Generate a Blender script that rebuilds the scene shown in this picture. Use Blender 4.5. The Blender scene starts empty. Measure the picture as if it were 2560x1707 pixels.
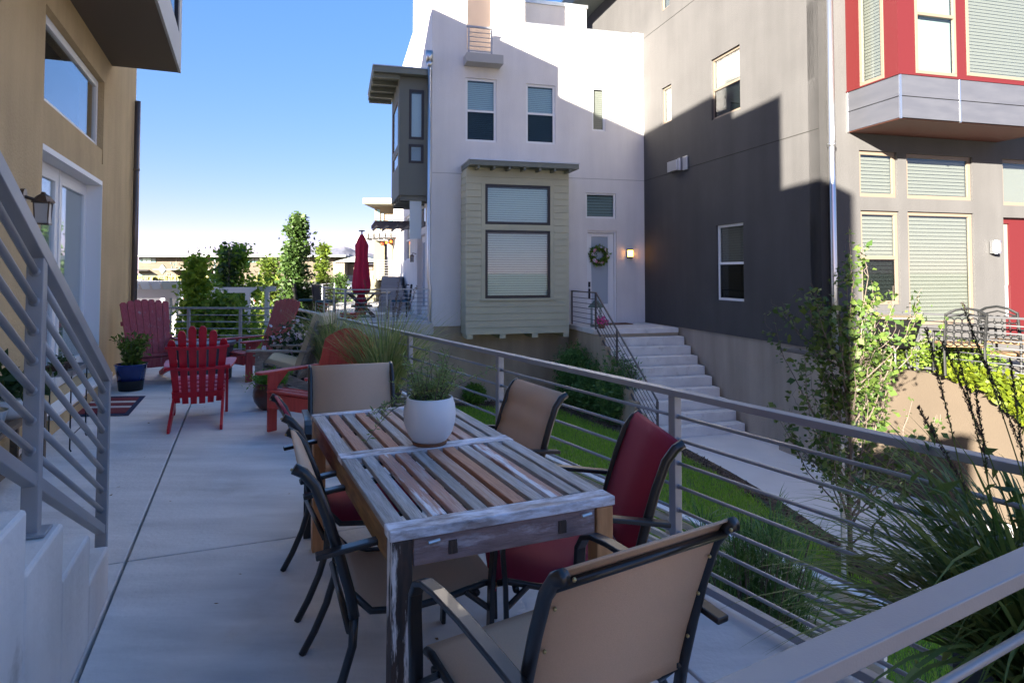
import bpy, math, random
import numpy as np
from mathutils import Vector, Matrix
random.seed(7); rng=np.random.default_rng(7)
sc=bpy.context.scene; COL=sc.collection
R=math.radians
# ---------------------------------------------------------------- camera, sky, sun, exposure
FPX=1640.; EYE=1.474; TH=R(2.0); CY=683-FPX*math.tan(TH)
cam=bpy.data.cameras.new('camera'); co=bpy.data.objects.new('camera',cam); COL.objects.link(co)
cam.sensor_width=36; cam.lens=36*FPX/2560; cam.shift_x=0; cam.shift_y=-(853.5-CY)/2560
co.location=(0,0,EYE); co.rotation_euler=(R(90)+TH,0,0); cam.clip_start=.05; cam.clip_end=30000
sc.camera=co
LX,LY,LZ=.4535,.8636,-.270                      # direction the sunlight travels
world=bpy.data.worlds.new('World'); sc.world=world; world.use_nodes=True
wn=world.node_tree; bg=wn.nodes['Background']
sky=wn.nodes.new('ShaderNodeTexSky'); sky.sky_type='NISHITA'; sky.sun_disc=False
sky.sun_elevation=R(15.5); sky.sun_rotation=math.atan2(-LX,-LY)
sky.altitude=1400; sky.air_density=.75; sky.dust_density=.5; sky.ozone_density=3.2
bg.inputs['Strength'].default_value=.0555
gm=wn.nodes.new('ShaderNodeGamma'); gm.inputs[1].default_value=.42; hs=wn.nodes.new('ShaderNodeHueSaturation'); hs.inputs['Saturation'].default_value=1.9
wn.links.new(sky.outputs[0],gm.inputs[0]); wn.links.new(gm.outputs[0],hs.inputs['Color']); tn=wn.nodes.new('ShaderNodeMix'); tn.data_type='RGBA'; tn.blend_type='MULTIPLY'; tn.inputs[0].default_value=1; tn.inputs[7].default_value=(1.36,.83,.93,1)
wn.links.new(hs.outputs[0],tn.inputs[6]); wn.links.new(tn.outputs[2],bg.inputs[0])
sun=bpy.data.lights.new('sun','SUN'); so=bpy.data.objects.new('sun',sun); COL.objects.link(so)
sun.energy=3.2; sun.angle=R(.55); sun.color=(1,.90,.76)
so.rotation_euler=Vector((LX,LY,LZ)).to_track_quat('-Z','Y').to_euler()
sc.view_settings.view_transform='Standard'; sc.view_settings.look='None'; sc.view_settings.gamma=1
sc.view_settings.use_curve_mapping=False; sc.view_settings.exposure=3.7
sc.cycles.max_bounces=8; sc.cycles.transparent_max_bounces=16
# ---------------------------------------------------------------- measuring: pixel rays against real planes
class Fr:
    def __init__(s,deg,ox,oy): s.t=R(deg); s.o=(ox,oy); s.c=math.cos(s.t); s.s=math.sin(s.t)
    def l(s,P): x=P[0]-s.o[0]; y=P[1]-s.o[1]; return Vector((x*s.c+y*s.s,-x*s.s+y*s.c,P[2]))
    def w(s,x,y,z=0): return Vector((s.o[0]+x*s.c-y*s.s,s.o[1]+x*s.s+y*s.c,z))
def ray(u,v):
    a=(u-1280)/FPX; b=(CY-v)/FPX
    return Vector((a,math.cos(TH)-b*math.sin(TH),math.sin(TH)+b*math.cos(TH)))
CAM=Vector((0,0,EYE))
def gz(u,v,z,fr=None):
    d=ray(u,v); P=CAM+d*((z-EYE)/d.z); return fr.l(P) if fr else P
def gY(u,v,Y):
    d=ray(u,v); return CAM+d*(Y/d.y)
def hit(fr,ax,val,u,v):
    d=ray(u,v); n=Vector((fr.c,fr.s,0)) if ax==0 else Vector((-fr.s,fr.c,0))
    k=(val+n.x*fr.o[0]+n.y*fr.o[1])/(d.x*n.x+d.y*n.y); return fr.l(CAM+d*k)
def rect(fr,ax,val,u0,u1,uc,vt,vb):
    i=1-ax; a0=hit(fr,ax,val,u0,vt)[i]; a1=hit(fr,ax,val,u1,vt)[i]
    return min(a0,a1),max(a0,a1),hit(fr,ax,val,uc,vb)[2],hit(fr,ax,val,uc,vt)[2]
# ---------------------------------------------------------------- materials
MATS={}
def mat(name,col,rough=.6,metal=0,col2=None,nscale=4,ndet=5,bump=0,bscale=60,stretch=None,col3=None,spec=.5,sheen=0,mix=(.35,.65),c3=(.6,.7),s3=3,emit=None,trans=0,island=False,coat=0,streak=None):
    if name in MATS: return MATS[name]
    m=bpy.data.materials.new(name); MATS[name]=m; m.use_nodes=True; nt=m.node_tree; N=nt.nodes; Lk=nt.links
    p=N['Principled BSDF']; p.inputs['Base Color'].default_value=(*col,1); p.inputs['Roughness'].default_value=rough
    p.inputs['Metallic'].default_value=metal; p.inputs['Specular IOR Level'].default_value=spec; p.inputs['Coat Weight'].default_value=coat
    tc=N.new('ShaderNodeTexCoord'); mp=N.new('ShaderNodeMapping'); Lk.new(tc.outputs['Object'],mp.inputs[0])
    if stretch: mp.inputs['Scale'].default_value=stretch
    cur=None
    if island:
        g=N.new('ShaderNodeNewGeometry'); r=N.new('ShaderNodeMix'); r.data_type='RGBA'
        r.inputs[6].default_value=(*col,1); r.inputs[7].default_value=(*col2,1); Lk.new(g.outputs['Random Per Island'],r.inputs[0]); cur=r.outputs[2]
    elif col2:
        n=N.new('ShaderNodeTexNoise'); n.inputs['Scale'].default_value=nscale; n.inputs['Detail'].default_value=ndet; Lk.new(mp.outputs[0],n.inputs[0])
        mr=N.new('ShaderNodeMapRange'); mr.inputs[1].default_value=mix[0]; mr.inputs[2].default_value=mix[1]; Lk.new(n.outputs[0],mr.inputs[0])
        r=N.new('ShaderNodeMix'); r.data_type='RGBA'; r.inputs[6].default_value=(*col,1); r.inputs[7].default_value=(*col2,1)
        Lk.new(mr.outputs[0],r.inputs[0]); cur=r.outputs[2]
    if col3:
        n=N.new('ShaderNodeTexNoise'); n.inputs['Scale'].default_value=s3; n.inputs['Detail'].default_value=8; n.inputs['Roughness'].default_value=.65
        mp2=N.new('ShaderNodeMapping'); mp2.inputs['Location'].default_value=(7,3,5); Lk.new(tc.outputs['Object'],mp2.inputs[0])
        if stretch: mp2.inputs['Scale'].default_value=stretch
        Lk.new(mp2.outputs[0],n.inputs[0])
        mr=N.new('ShaderNodeMapRange'); mr.inputs[1].default_value=c3[0]; mr.inputs[2].default_value=c3[1]; Lk.new(n.outputs[0],mr.inputs[0])
        r=N.new('ShaderNodeMix'); r.data_type='RGBA'; Lk.new(mr.outputs[0],r.inputs[0]); Lk.new(cur,r.inputs[6]); r.inputs[7].default_value=(*col3,1); cur=r.outputs[2]
    if cur and streak:
        n=N.new('ShaderNodeTexNoise'); n.inputs['Scale'].default_value=1.0; n.inputs['Detail'].default_value=7; n.inputs['Roughness'].default_value=.6
        m3=N.new('ShaderNodeMapping'); m3.inputs['Scale'].default_value=streak[:3]; Lk.new(tc.outputs['Object'],m3.inputs[0]); Lk.new(m3.outputs[0],n.inputs[0])
        mr=N.new('ShaderNodeMapRange'); mr.inputs[1].default_value=.35; mr.inputs[2].default_value=.68; mr.inputs[3].default_value=1; mr.inputs[4].default_value=1-streak[3]; Lk.new(n.outputs[0],mr.inputs[0])
        r=N.new('ShaderNodeMix'); r.data_type='RGBA'; r.blend_type='MULTIPLY'; r.inputs[0].default_value=1; Lk.new(cur,r.inputs[6]); Lk.new(mr.outputs[0],r.inputs[7]); cur=r.outputs[2]
    if cur: Lk.new(cur,p.inputs['Base Color'])
    if bump:
        n=N.new('ShaderNodeTexNoise'); n.inputs['Scale'].default_value=bscale; n.inputs['Detail'].default_value=4; Lk.new(mp.outputs[0],n.inputs[0])
        b=N.new('ShaderNodeBump'); b.inputs['Strength'].default_value=bump; b.inputs['Distance'].default_value=.01; Lk.new(n.outputs[0],b.inputs['Height']); Lk.new(b.outputs[0],p.inputs['Normal'])
    if emit: p.inputs['Emission Color'].default_value=(*emit[:3],1); p.inputs['Emission Strength'].default_value=emit[3]
    if trans:
        t=N.new('ShaderNodeBsdfTranslucent'); mx=N.new('ShaderNodeMixShader'); mx.inputs[0].default_value=trans
        if cur: Lk.new(cur,t.inputs[0])
        else: t.inputs[0].default_value=(*col,1)
        out=N['Material Output']; Lk.new(p.outputs[0],mx.inputs[1]); Lk.new(t.outputs[0],mx.inputs[2]); Lk.new(mx.outputs[0],out.inputs[0])
    return m
def glassmat(name,tint=(.9,.95,.95),ior=1.6):
    if name in MATS: return MATS[name]
    m=bpy.data.materials.new(name); MATS[name]=m; m.use_nodes=True; N=m.node_tree.nodes; Lk=m.node_tree.links; N.remove(N['Principled BSDF'])
    g=N.new('ShaderNodeBsdfGlossy'); g.inputs['Roughness'].default_value=.02; t=N.new('ShaderNodeBsdfTransparent'); t.inputs[0].default_value=(*tint,1)
    f0=((ior-1)/(ior+1))**2*1.0; lw=N.new('ShaderNodeLayerWeight'); lw.inputs[0].default_value=.5; pw=N.new('ShaderNodeMath'); pw.operation='POWER'; pw.inputs[1].default_value=3.6; Lk.new(lw.outputs['Facing'],pw.inputs[0])
    f=N.new('ShaderNodeMath'); f.operation='MULTIPLY_ADD'; f.inputs[1].default_value=1-f0; f.inputs[2].default_value=f0; Lk.new(pw.outputs[0],f.inputs[0]); mx=N.new('ShaderNodeMixShader')
    Lk.new(f.outputs[0],mx.inputs[0]); Lk.new(t.outputs[0],mx.inputs[1]); Lk.new(g.outputs[0],mx.inputs[2]); Lk.new(mx.outputs[0],N['Material Output'].inputs[0]); return m
GREY=mat('painted_steel',(.31,.325,.355),.42,.3,col2=(.36,.375,.405),nscale=3,bump=.06,bscale=200)
WSTUC=mat('white_stucco',(.80,.77,.75),.9,col2=(.74,.71,.695),nscale=1.2,bump=.6,bscale=45,mix=(.3,.7),streak=(2.2,2.2,.25,.10))
BEIGE=mat('beige_base_stucco',(.48,.39,.28),.9,col2=(.43,.35,.25),nscale=1.2,bump=.6,bscale=45,streak=(2.5,2.5,.3,.18))
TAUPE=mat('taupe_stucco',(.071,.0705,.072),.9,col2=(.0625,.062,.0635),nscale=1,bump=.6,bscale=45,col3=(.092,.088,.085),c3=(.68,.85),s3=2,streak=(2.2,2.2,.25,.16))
YEL=mat('yellow_stucco',(.57,.42,.225),.9,col2=(.51,.375,.20),nscale=1.5,bump=.8,bscale=40,streak=(3,3,.35,.14))
OLIVE=mat('sage_paint',(.52,.50,.36),.7,col2=(.48,.465,.335),nscale=2,bump=.1,bscale=90)
DKOL=mat('grey_green_paint',(.145,.155,.135),.7,bump=.1)
FASC=mat('fascia_green',(.17,.185,.16),.6)
BLK=mat('black_frame',(.016,.014,.018),.45)
WHT=mat('white_trim',(.80,.80,.80),.5)
TANF=mat('tan_trim',(.145,.112,.085),.5)
BLIND=mat('blind_slat',(.15,.135,.12),.7)
BLINDW=mat('blind_white',(.72,.74,.74),.6)
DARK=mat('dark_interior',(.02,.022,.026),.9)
SHADE=mat('roller_shade',(.20,.22,.21),.8)
GLASS=glassmat('window_glass')
METL=mat('zinc_flashing',(.45,.47,.5),.35,.8)
GALV=mat('galvanised_pipe',(.62,.64,.66),.28,.95)
DPIPE=mat('dark_pipe',(.16,.13,.12),.35,.6)
CONC=mat('patio_concrete',(.80,.775,.76),.75,col2=(.73,.71,.70),nscale=1.6,ndet=9,bump=.4,bscale=40,col3=(.60,.56,.52),c3=(.58,.80),s3=1.3,streak=(1.1,5.0,1,.24))
STEPC=mat('step_concrete',(.76,.74,.71),.85,col2=(.64,.62,.60),nscale=3,ndet=8,bump=.3,bscale=50,col3=(.44,.41,.38),c3=(.56,.80),s3=4)
WALK=mat('walk_concrete',(.70,.68,.67),.85,col2=(.64,.62,.61),nscale=1.5,bump=.2,bscale=50)
SOIL=mat('soil',(.06,.04,.028),.95,bump=.6,bscale=40)
MULCH=mat('mulch',(.075,.05,.038),.95,col2=(.13,.09,.065),nscale=14,bump=1,bscale=30)
LAWN=mat('lawn_base',(.10,.15,.03),.9,col2=(.14,.19,.045),nscale=6,bump=.6,bscale=50)
TREDW=mat('worn_red_paint',(.36,.035,.045),.45,col2=(.43,.07,.07),nscale=5,stretch=(14,14,1.2),bump=.2,bscale=20,col3=(.42,.27,.25),c3=(.58,.72),s3=2.2)
TREDB=mat('bright_red_paint',(.56,.010,.028),.38,col2=(.48,.009,.022),nscale=3,stretch=(8,8,1),bump=.1,bscale=30,col3=(.55,.28,.27),c3=(.72,.8),s3=5)
TREDO=mat('orange_red_paint',(.58,.07,.055),.5,col2=(.50,.055,.045),nscale=4,stretch=(8,8,1),bump=.12,bscale=30,col3=(.5,.25,.18),c3=(.74,.8),s3=5)
TGREY=mat('weathered_teak',(.36,.32,.27),.8,col2=(.22,.19,.165),nscale=6,stretch=(12,2,12),bump=.4,bscale=20)
def wood(name,c1,c2,c3,th=(.46,.68),s3=3): return mat(name,c1,.62,col2=c2,nscale=7,stretch=(14,1.1,14),bump=.5,bscale=12,col3=c3,c3=th,s3=s3)
WD=[wood('grey_plank',(.50,.45,.41),(.36,.33,.30),(.62,.59,.60)),wood('grey_plank_dark',(.40,.365,.335),(.29,.27,.25),(.54,.51,.51)),
    wood('red_plank',(.60,.32,.24),(.49,.26,.20),(.66,.52,.46)),wood('orange_plank',(.60,.29,.18),(.49,.23,.15),(.66,.48,.38),(.65,.8)),
    wood('pink_plank',(.62,.38,.28),(.50,.29,.21),(.62,.48,.42)),wood('peeling_plank',(.60,.29,.21),(.52,.29,.22),(.90,.87,.90),(.50,.58),1.6)]
WFR=mat('frame_whitewash',(.50,.42,.40),.6,col2=(.27,.215,.20),nscale=5,stretch=(2.2,7,7),bump=.5,bscale=14,col3=(.88,.87,.92),c3=(.40,.58),s3=2.5)
WAPR=mat('apron_oak',(.46,.23,.07),.55,col2=(.26,.12,.04),nscale=5,stretch=(9,1.2,9),bump=.3,bscale=14,col3=(.07,.04,.025),c3=(.6,.75),s3=3)
WLEG=mat('leg_oak',(.60,.29,.12),.5,col2=(.48,.22,.09),nscale=5,stretch=(9,9,1.2),bump=.2,bscale=14)
WLEGD=mat('leg_dark',(.045,.032,.028),.6,col2=(.09,.055,.04),nscale=5,stretch=(12,12,1.5),bump=.5,bscale=14,col3=(.80,.72,.68),c3=(.53,.60),s3=2.6)
CHF=mat('chair_frame',(.012,.011,.013),.33,coat=.3)
def sling(n,c,tr=.12): return mat(n,c,.75,col2=tuple(x*.93 for x in c),nscale=300,bump=.15,bscale=400,trans=tr)
TANS=sling('tan_sling',(.74,.49,.325)); REDS=sling('red_sling',(.38,.018,.05))
CUSH=mat('tan_cushion',(.58,.49,.33),.9,bump=.3,bscale=12)
BRASS=mat('brass',(.5,.38,.18),.3,.9)
CERW=mat('white_ceramic',(.82,.80,.79),.5)
TERR=mat('terracotta',(.20,.075,.03),.6)
PBLK=mat('black_plastic',(.012,.012,.014),.5)
def leafm(n,c1,c2,tr=.35,rough=.5): return mat(n,c1,rough,col2=c2,island=True,trans=tr,spec=.35)
L_YG=leafm('leaf_yellow_green',(.30,.42,.04),(.13,.25,.025),.45); L_MG=leafm('leaf_mid_green',(.10,.20,.03),(.20,.33,.045),.4)
L_DG=leafm('leaf_dark_green',(.03,.065,.02),(.05,.10,.025)); L_CON=leafm('conifer_green',(.07,.17,.05),(.14,.27,.07),.25)
L_PEAR=leafm('pear_leaf',(.04,.085,.018),(.10,.15,.028),.25); L_GR=leafm('grass_blade_green',(.16,.28,.06),(.52,.50,.22),.35)
L_GRD=leafm('grass_blade_dark',(.07,.14,.03),(.20,.25,.07),.35); L_PL=leafm('plume',(.10,.06,.045),(.20,.14,.09),.2)
L_LAWN=leafm('lawn_blade',(.20,.42,.035),(.38,.56,.08),.4); L_BRT=leafm('bright_ground_cover',(.13,.16,.008),(.08,.12,.01)); L_HERB=leafm('herb_green',(.12,.30,.04),(.18,.38,.05))
L_ROS=leafm('rosemary',(.20,.30,.10),(.34,.40,.14)); L_GOLD=leafm('golden_grass',(.42,.33,.10),(.25,.26,.07)); L_LIME=leafm('lime_leaf',(.15,.22,.03),(.09,.15,.02))
PETW=mat('white_petal',(.85,.83,.86),.6,col2=(.8,.6,.8),island=True,trans=.3); PETP=mat('pink_petal',(.75,.05,.30),.6)
BARK=mat('bark',(.10,.075,.06),.9,col2=(.17,.14,.12),nscale=12,stretch=(3,3,.6),bump=.6,bscale=30)
# ---------------------------------------------------------------- mesh builder
class M:
    def __init__(s): s.v=[]; s.f=[]
    def add(s,vs,fs):
        n=len(s.v); s.v+=[tuple(v) for v in vs]; s.f+=[tuple(i+n for i in f) for f in fs]; return s
    def box(s,x0,x1,y0,y1,z0,z1,T=None):
        x0,x1=sorted((x0,x1)); y0,y1=sorted((y0,y1)); z0,z1=sorted((z0,z1))
        vs=[Vector(p) for p in ((x0,y0,z0),(x1,y0,z0),(x1,y1,z0),(x0,y1,z0),(x0,y0,z1),(x1,y0,z1),(x1,y1,z1),(x0,y1,z1))]
        if T is not None: vs=[T@v for v in vs]
        return s.add(vs,[(0,3,2,1),(4,5,6,7),(0,1,5,4),(1,2,6,5),(2,3,7,6),(3,0,4,7)])
    def prism(s,poly,z0,z1,T=None):
        n=len(poly); vs=[Vector((p[0],p[1],z0)) for p in poly]+[Vector((p[0],p[1],z1)) for p in poly]
        if T is not None: vs=[T@v for v in vs]
        return s.add(vs,[tuple(range(n-1,-1,-1)),tuple(range(n,2*n))]+[(i,(i+1)%n,(i+1)%n+n,i+n) for i in range(n)])
    def tube(s,pts,r,n=8,r1=None,flat=1.0):
        pts=[Vector(p) for p in pts]; k=len(pts); vs=[]; fs=[]; up=None
        for i,p in enumerate(pts):
            d=(pts[min(i+1,k-1)]-pts[max(i-1,0)]).normalized()
            if up is None: up=Vector((0,0,1)) if abs(d.z)<.9 else Vector((1,0,0))
            a=d.cross(up).normalized(); b=a.cross(d).normalized(); up=b
            rr=r if r1 is None else r+(r1-r)*i/(k-1)
            for j in range(n):
                t=2*math.pi*j/n; vs.append(p+a*math.cos(t)*rr+b*math.sin(t)*rr*flat)
        for i in range(k-1):
            for j in range(n): fs.append((i*n+j,i*n+(j+1)%n,(i+1)*n+(j+1)%n,(i+1)*n+j))
        fs.append(tuple(range(n-1,-1,-1))); fs.append(tuple((k-1)*n+j for j in range(n)))
        return s.add(vs,fs)
    def strip(s,yz,x0,x1,th):           # flat bar swept along a y,z path, extruded in x
        k=len(yz); P=[Vector((0,*p)) for p in yz]; up=[];dn=[]
        for i in range(k):
            d=(P[min(i+1,k-1)]-P[max(i-1,0)]).normalized(); nn=Vector((0,-d.z,d.y))*th/2; up.append(P[i]+nn); dn.append(P[i]-nn)
        vs=[Vector((x,q.y,q.z)) for i in range(k) for x,q in ((x0,up[i]),(x1,up[i]),(x1,dn[i]),(x0,dn[i]))]
        fs=[(0,1,2,3),tuple((k-1)*4+j for j in (3,2,1,0))]
        for i in range(k-1):
            for j in range(4): fs.append((i*4+j,(i+1)*4+j,(i+1)*4+(j+1)%4,i*4+(j+1)%4))
        return s.add(vs,fs)
    def lathe(s,prof,cx=0,cy=0,n=24,fn=None):
        k=len(prof); vs=[]
        for i,(r,z) in enumerate(prof):
            for j in range(n):
                t=2*math.pi*j/n; rr=r*(fn(t,i/(k-1)) if fn else 1); vs.append((cx+rr*math.cos(t),cy+rr*math.sin(t),z))
        fs=[(i*n+j,i*n+(j+1)%n,(i+1)*n+(j+1)%n,(i+1)*n+j) for i in range(k-1) for j in range(n)]
        if prof[0][0]>1e-4: fs.append(tuple(range(n-1,-1,-1)))
        if prof[-1][0]>1e-4: fs.append(tuple((k-1)*n+j for j in range(n)))
        return s.add(vs,fs)
    def ball(s,c,r,n=8):
        s.lathe([(r*math.sin(math.pi*i/n)+1e-5,c[2]-r*math.cos(math.pi*i/n)) for i in range(n+1)],c[0],c[1],n+2); return s
    def build(s,name,m,parent=None,bev=0,smooth=False,T=None):
        me=bpy.data.meshes.new(name); vs=s.v if T is None else [T@Vector(v) for v in s.v]
        me.from_pydata([tuple(v) for v in vs],[],s.f); me.materials.append(m)
        if smooth: me.polygons.foreach_set('use_smooth',[True]*len(me.polygons))
        o=bpy.data.objects.new(name,me); COL.objects.link(o)
        if parent: o.parent=parent
        if bev:
            b=o.modifiers.new('bevel','BEVEL'); b.width=bev; b.segments=2; b.limit_method='ANGLE'
        if smooth:
            try: me.shade_auto_smooth
            except Exception: pass
        return o
def thing(name,label,cat,x=0,y=0,z=0,deg=0,group=None):
    o=bpy.data.objects.new(name,None); COL.objects.link(o); o.location=(x,y,z); o.rotation_euler=(0,0,R(deg)); o.empty_display_size=.1
    o['label']=label; o['category']=cat
    if group: o['group']=group
    return o
def struct(o): o['kind']='structure'; return o
def stuff(o): o['kind']='stuff'; return o
def tag(o,label,cat,group=None):
    o['label']=label; o['category']=cat
    if group: o['group']=group
    return o
def copy_tree(o,parent=None):
    c=o.copy(); COL.objects.link(c)
    if parent: c.parent=parent
    for ch in list(o.children): copy_tree(ch,c)
    return c
def quads(name,P,m,parent=None):          # P: (n,4,3)
    n=len(P); me=bpy.data.meshes.new(name); me.vertices.add(n*4); me.vertices.foreach_set('co',P.reshape(-1).astype(np.float32))
    me.loops.add(n*4); me.loops.foreach_set('vertex_index',np.arange(n*4,dtype=np.int32)); me.polygons.add(n)
    me.polygons.foreach_set('loop_start',np.arange(0,n*4,4,dtype=np.int32)); me.polygons.foreach_set('loop_total',np.full(n,4,dtype=np.int32))
    me.update(calc_edges=True); me.materials.append(m); o=bpy.data.objects.new(name,me); COL.objects.link(o)
    if parent: o.parent=parent; o['kind']='stuff'
    return o
def leaves(C,size,asp=.6,up=0,var=.35,droop=0):       # leaf quads round the centres C (n,3)
    n=len(C); d=rng.normal(size=(n,3)); d[:,2]=d[:,2]*.7+up; d[:,2]-=droop; d/=np.linalg.norm(d,axis=1)[:,None]
    e=np.cross(d,rng.normal(size=(n,3))); e/=np.linalg.norm(e,axis=1)[:,None]
    s=(size*(1+var*rng.normal(size=n)).clip(.4,1.8))[:,None]; nn=np.cross(d,e)*s*.12
    return np.stack([C,C+d*s*.5+e*s*asp*.5+nn,C+d*s,C+d*s*.5-e*s*asp*.5+nn],1)
def blades(base,n,L,w,spread,lean=.5,seg=5,curl=1.0,az=None):   # arching grass blades -> quads
    out=[]
    for i in range(n):
        a=rng.uniform(0,2*math.pi) if az is None else az+rng.normal()*.5
        r=spread*math.sqrt(rng.uniform()); b=np.array([base[0]+r*math.cos(a),base[1]+r*math.sin(a),base[2]])
        l=L*rng.uniform(.55,1.1); tilt=lean*rng.uniform(.05,1); d=np.array([math.cos(a)*math.sin(tilt),math.sin(a)*math.sin(tilt),math.cos(tilt)])
        side=np.array([-math.sin(a+rng.normal()*.6),math.cos(a+rng.normal()*.6),0])*w*rng.uniform(.6,1.2)/2
        p=b.copy(); k=curl*rng.uniform(.3,1.3)
        for j in range(seg):
            f0=1-(j/seg)**2; f1=1-((j+1)/seg)**2+.04
            q=p+d*l/seg; out.append([p-side*f0,p+side*f0,q+side*f1,q-side*f1]); p=q
            d=d+np.array([math.cos(a),math.sin(a),-1.1])*k*.16*(j+1)/seg*1.6; d/=np.linalg.norm(d)
    return np.array(out)
def text(name,s,size,m,parent,T,ext=.01,sx=1):
    c=bpy.data.curves.new(name,'FONT'); c.body=s; c.size=size; c.extrude=ext; c.align_x='CENTER'; c.align_y='CENTER'
    o=bpy.data.objects.new('tmp',c); dg=bpy.context.evaluated_depsgraph_get()
    COL.objects.link(o); bpy.context.view_layer.update(); me=bpy.data.meshes.new_from_object(o.evaluated_get(bpy.context.evaluated_depsgraph_get())); bpy.data.objects.remove(o)
    me.transform(Matrix.Diagonal((sx,1,1,1))); me.transform(T); me.materials.clear(); me.materials.append(m)
    k=bpy.data.objects.new(name,me); COL.objects.link(k); k.parent=parent; return k
GZ=-2.078
# ================================================================ SETTING
FH=Fr(22.16,0,0); FW=Fr(14.86,-2.208,17.93); FRr=Fr(14.86,5.856,12.41); FD=Fr(30,0,0)   # our house, white house, taupe house, railing
WX=-1.731; RN=2.28
def sheet(name,pts,z,m):
    b=M(); b.add([(p[0],p[1],z) for p in pts],[tuple(range(len(pts)))]); return struct(b.build(name,m))
GND=mat('dry_ground',(.13,.11,.07),.95,col2=(.09,.10,.04),nscale=.08,bump=.3,bscale=4)
sheet('ground',[(-9000,-3000),(9000,-3000),(9000,12000),(-9000,12000)],GZ-.02,GND)
ASPH=mat('asphalt',(.10,.09,.09),.9,col2=(.085,.077,.077),nscale=.3,bump=.2,bscale=20)
sheet('parking_lot',[(-110,48),(-12,48),(10,80),(10,215),(-160,215)],GZ-.012,ASPH)
sheet('road',[(-60,30),(-4,30),(-4,40),(-60,40)],GZ-.012,ASPH)
sheet('soil_bed',[(-30,-5),(30,-5),(30,30),(-30,30)],GZ-.012,MULCH)
g=lambda u,v:gz(u,v,GZ)
def pts(*uv): return [g(*p) for p in uv]
walk=pts((1560,1062),(1630,1080),(1688,1106),(1822,1177),(1937,1244),(2045,1315),(2260,1460),(2600,1690))+[Vector((7,3,0)),Vector((9.5,5.5,0))]+pts((2400,1262),(2100,1150),(1900,1078),(1720,1010))
sheet('walkway',walk,GZ+.004,WALK)
lawnp=pts((1700,1138),(1640,1108),(1560,1088),(1480,1058),(1390,1022),(1150,1013),(900,1012),(600,1060))+[Vector((-4,5,0)),Vector((0,3,0)),Vector((4,1,0))]+pts((2560,1760),(2230,1500),(2010,1330),(1900,1255),(1800,1190))
sheet('lawn',lawnp,GZ,LAWN)
def inpoly(P,poly):
    x,y=P[:,0],P[:,1]; r=np.zeros(len(P),bool); n=len(poly)
    for i in range(n):
        x0,y0=poly[i][:2]; x1,y1=poly[(i+1)%n][:2]
        if abs(y1-y0)<1e-9: continue
        c=((y0>y)!=(y1>y))&(x<(x1-x0)*(y-y0)/(y1-y0)+x0); r^=c
    return r
Pg=np.column_stack([rng.uniform(-8,8,330000),rng.uniform(2,17.5,330000),np.full(330000,GZ)])
Pg=Pg[inpoly(Pg,[(p[0],p[1]) for p in lawnp])]; Pg=Pg[(Pg[:,0]*.866+Pg[:,1]*.5)>4.3]
n=len(Pg); a=rng.uniform(0,6.28,n); hgt=rng.uniform(.035,.085,n); dx=np.column_stack([np.cos(a),np.sin(a),0*a])*.006; tip=np.column_stack([rng.normal(size=n)*.022,rng.normal(size=n)*.022,hgt])
stuff(quads('lawn_grass',np.stack([Pg-dx,Pg+dx,Pg+tip+dx*.2,Pg+tip-dx*.2],1),L_LAWN))
mul=pts((985,1000),(1150,985),(1300,985),(1440,1010),(1560,1062),(1640,1085),(1822,1180),(1937,1248),(2045,1320),(2260,1470),(2150,1450),(1900,1262),(1800,1200),(1640,1115),(1480,1066),(1390,1030),(1150,1020),(985,1022))
Pm=np.column_stack([rng.uniform(-6,7,160000),rng.uniform(4,21,160000),np.full(160000,GZ+.006)]); Pm=Pm[inpoly(Pm,[(p[0],p[1]) for p in mul])][:14000]
stuff(quads('mulch_chips',leaves(Pm+rng.normal(size=Pm.shape)*[0,0,.006],.055,.35,up=.1),mat('bark_chip',(.07,.045,.032),.95,col2=(.22,.16,.12),island=True)))
Pd=np.column_stack([rng.uniform(-4.2,1.2,90),rng.uniform(2.2,9,90),np.full(90,.006)]); Pd=Pd[(Pd[:,0]*.9261+Pd[:,1]*.3772>-1.6)&(Pd[:,0]*.866+Pd[:,1]*.5<2.2)]
stuff(quads('dry_leaves',leaves(Pd,.022,.6,up=.02)*[1,1,.35]+[0,0,.004],mat('dry_leaf',(.22,.13,.06),.9,col2=(.35,.24,.12),island=True)))
# ---- patio slabs
def clip(poly,n,c):      # keep n.p<=c
    out=[]
    for i in range(len(poly)):
        p=poly[i]; q=poly[(i+1)%len(poly)]; dp=n[0]*p[0]+n[1]*p[1]-c; dq=n[0]*q[0]+n[1]*q[1]-c
        if dp<=0: out.append(p)
        if dp*dq<0: t=dp/(dp-dq); out.append((p[0]+(q[0]-p[0])*t,p[1]+(q[1]-p[1])*t))
    return out
PCOR=FD.w(RN,8.75+1.6625+.0)   # placeholder, replaced below
q2=FD.l((.786,3.197,0)).y                      # post at the second bay
QP=[q2+1.75*i for i in range(0,6)]; QN=q2-1.76
C_far=FD.w(RN,QP[-1]); C_near=FD.w(RN,QN)
wallc=hit(FH,0,WX,330,760); AEND=wallc.y      # end of our house along its wall
C_hl=FH.w(WX,AEND)
fd=(C_far-C_hl); fn=(-fd.y/fd.length,fd.x/fd.length); fc=fn[0]*C_far.x+fn[1]*C_far.y+.08
wv=(FH.c,FH.s); hv=(-FH.s,FH.c); nv=(FD.c,FD.s); rv=(-FD.s,FD.c)
base=[(-20,-3),(10,-3),(10,20),(-20,20)]
def patio_poly(inset=0):
    p=clip(base,nv,RN+.07-inset); p=clip(p,(-wv[0],-wv[1]),-WX-inset*0+.02); p=clip(p,fn,fc-inset); p=clip(p,(-rv[0],-rv[1]),.2); return p
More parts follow.
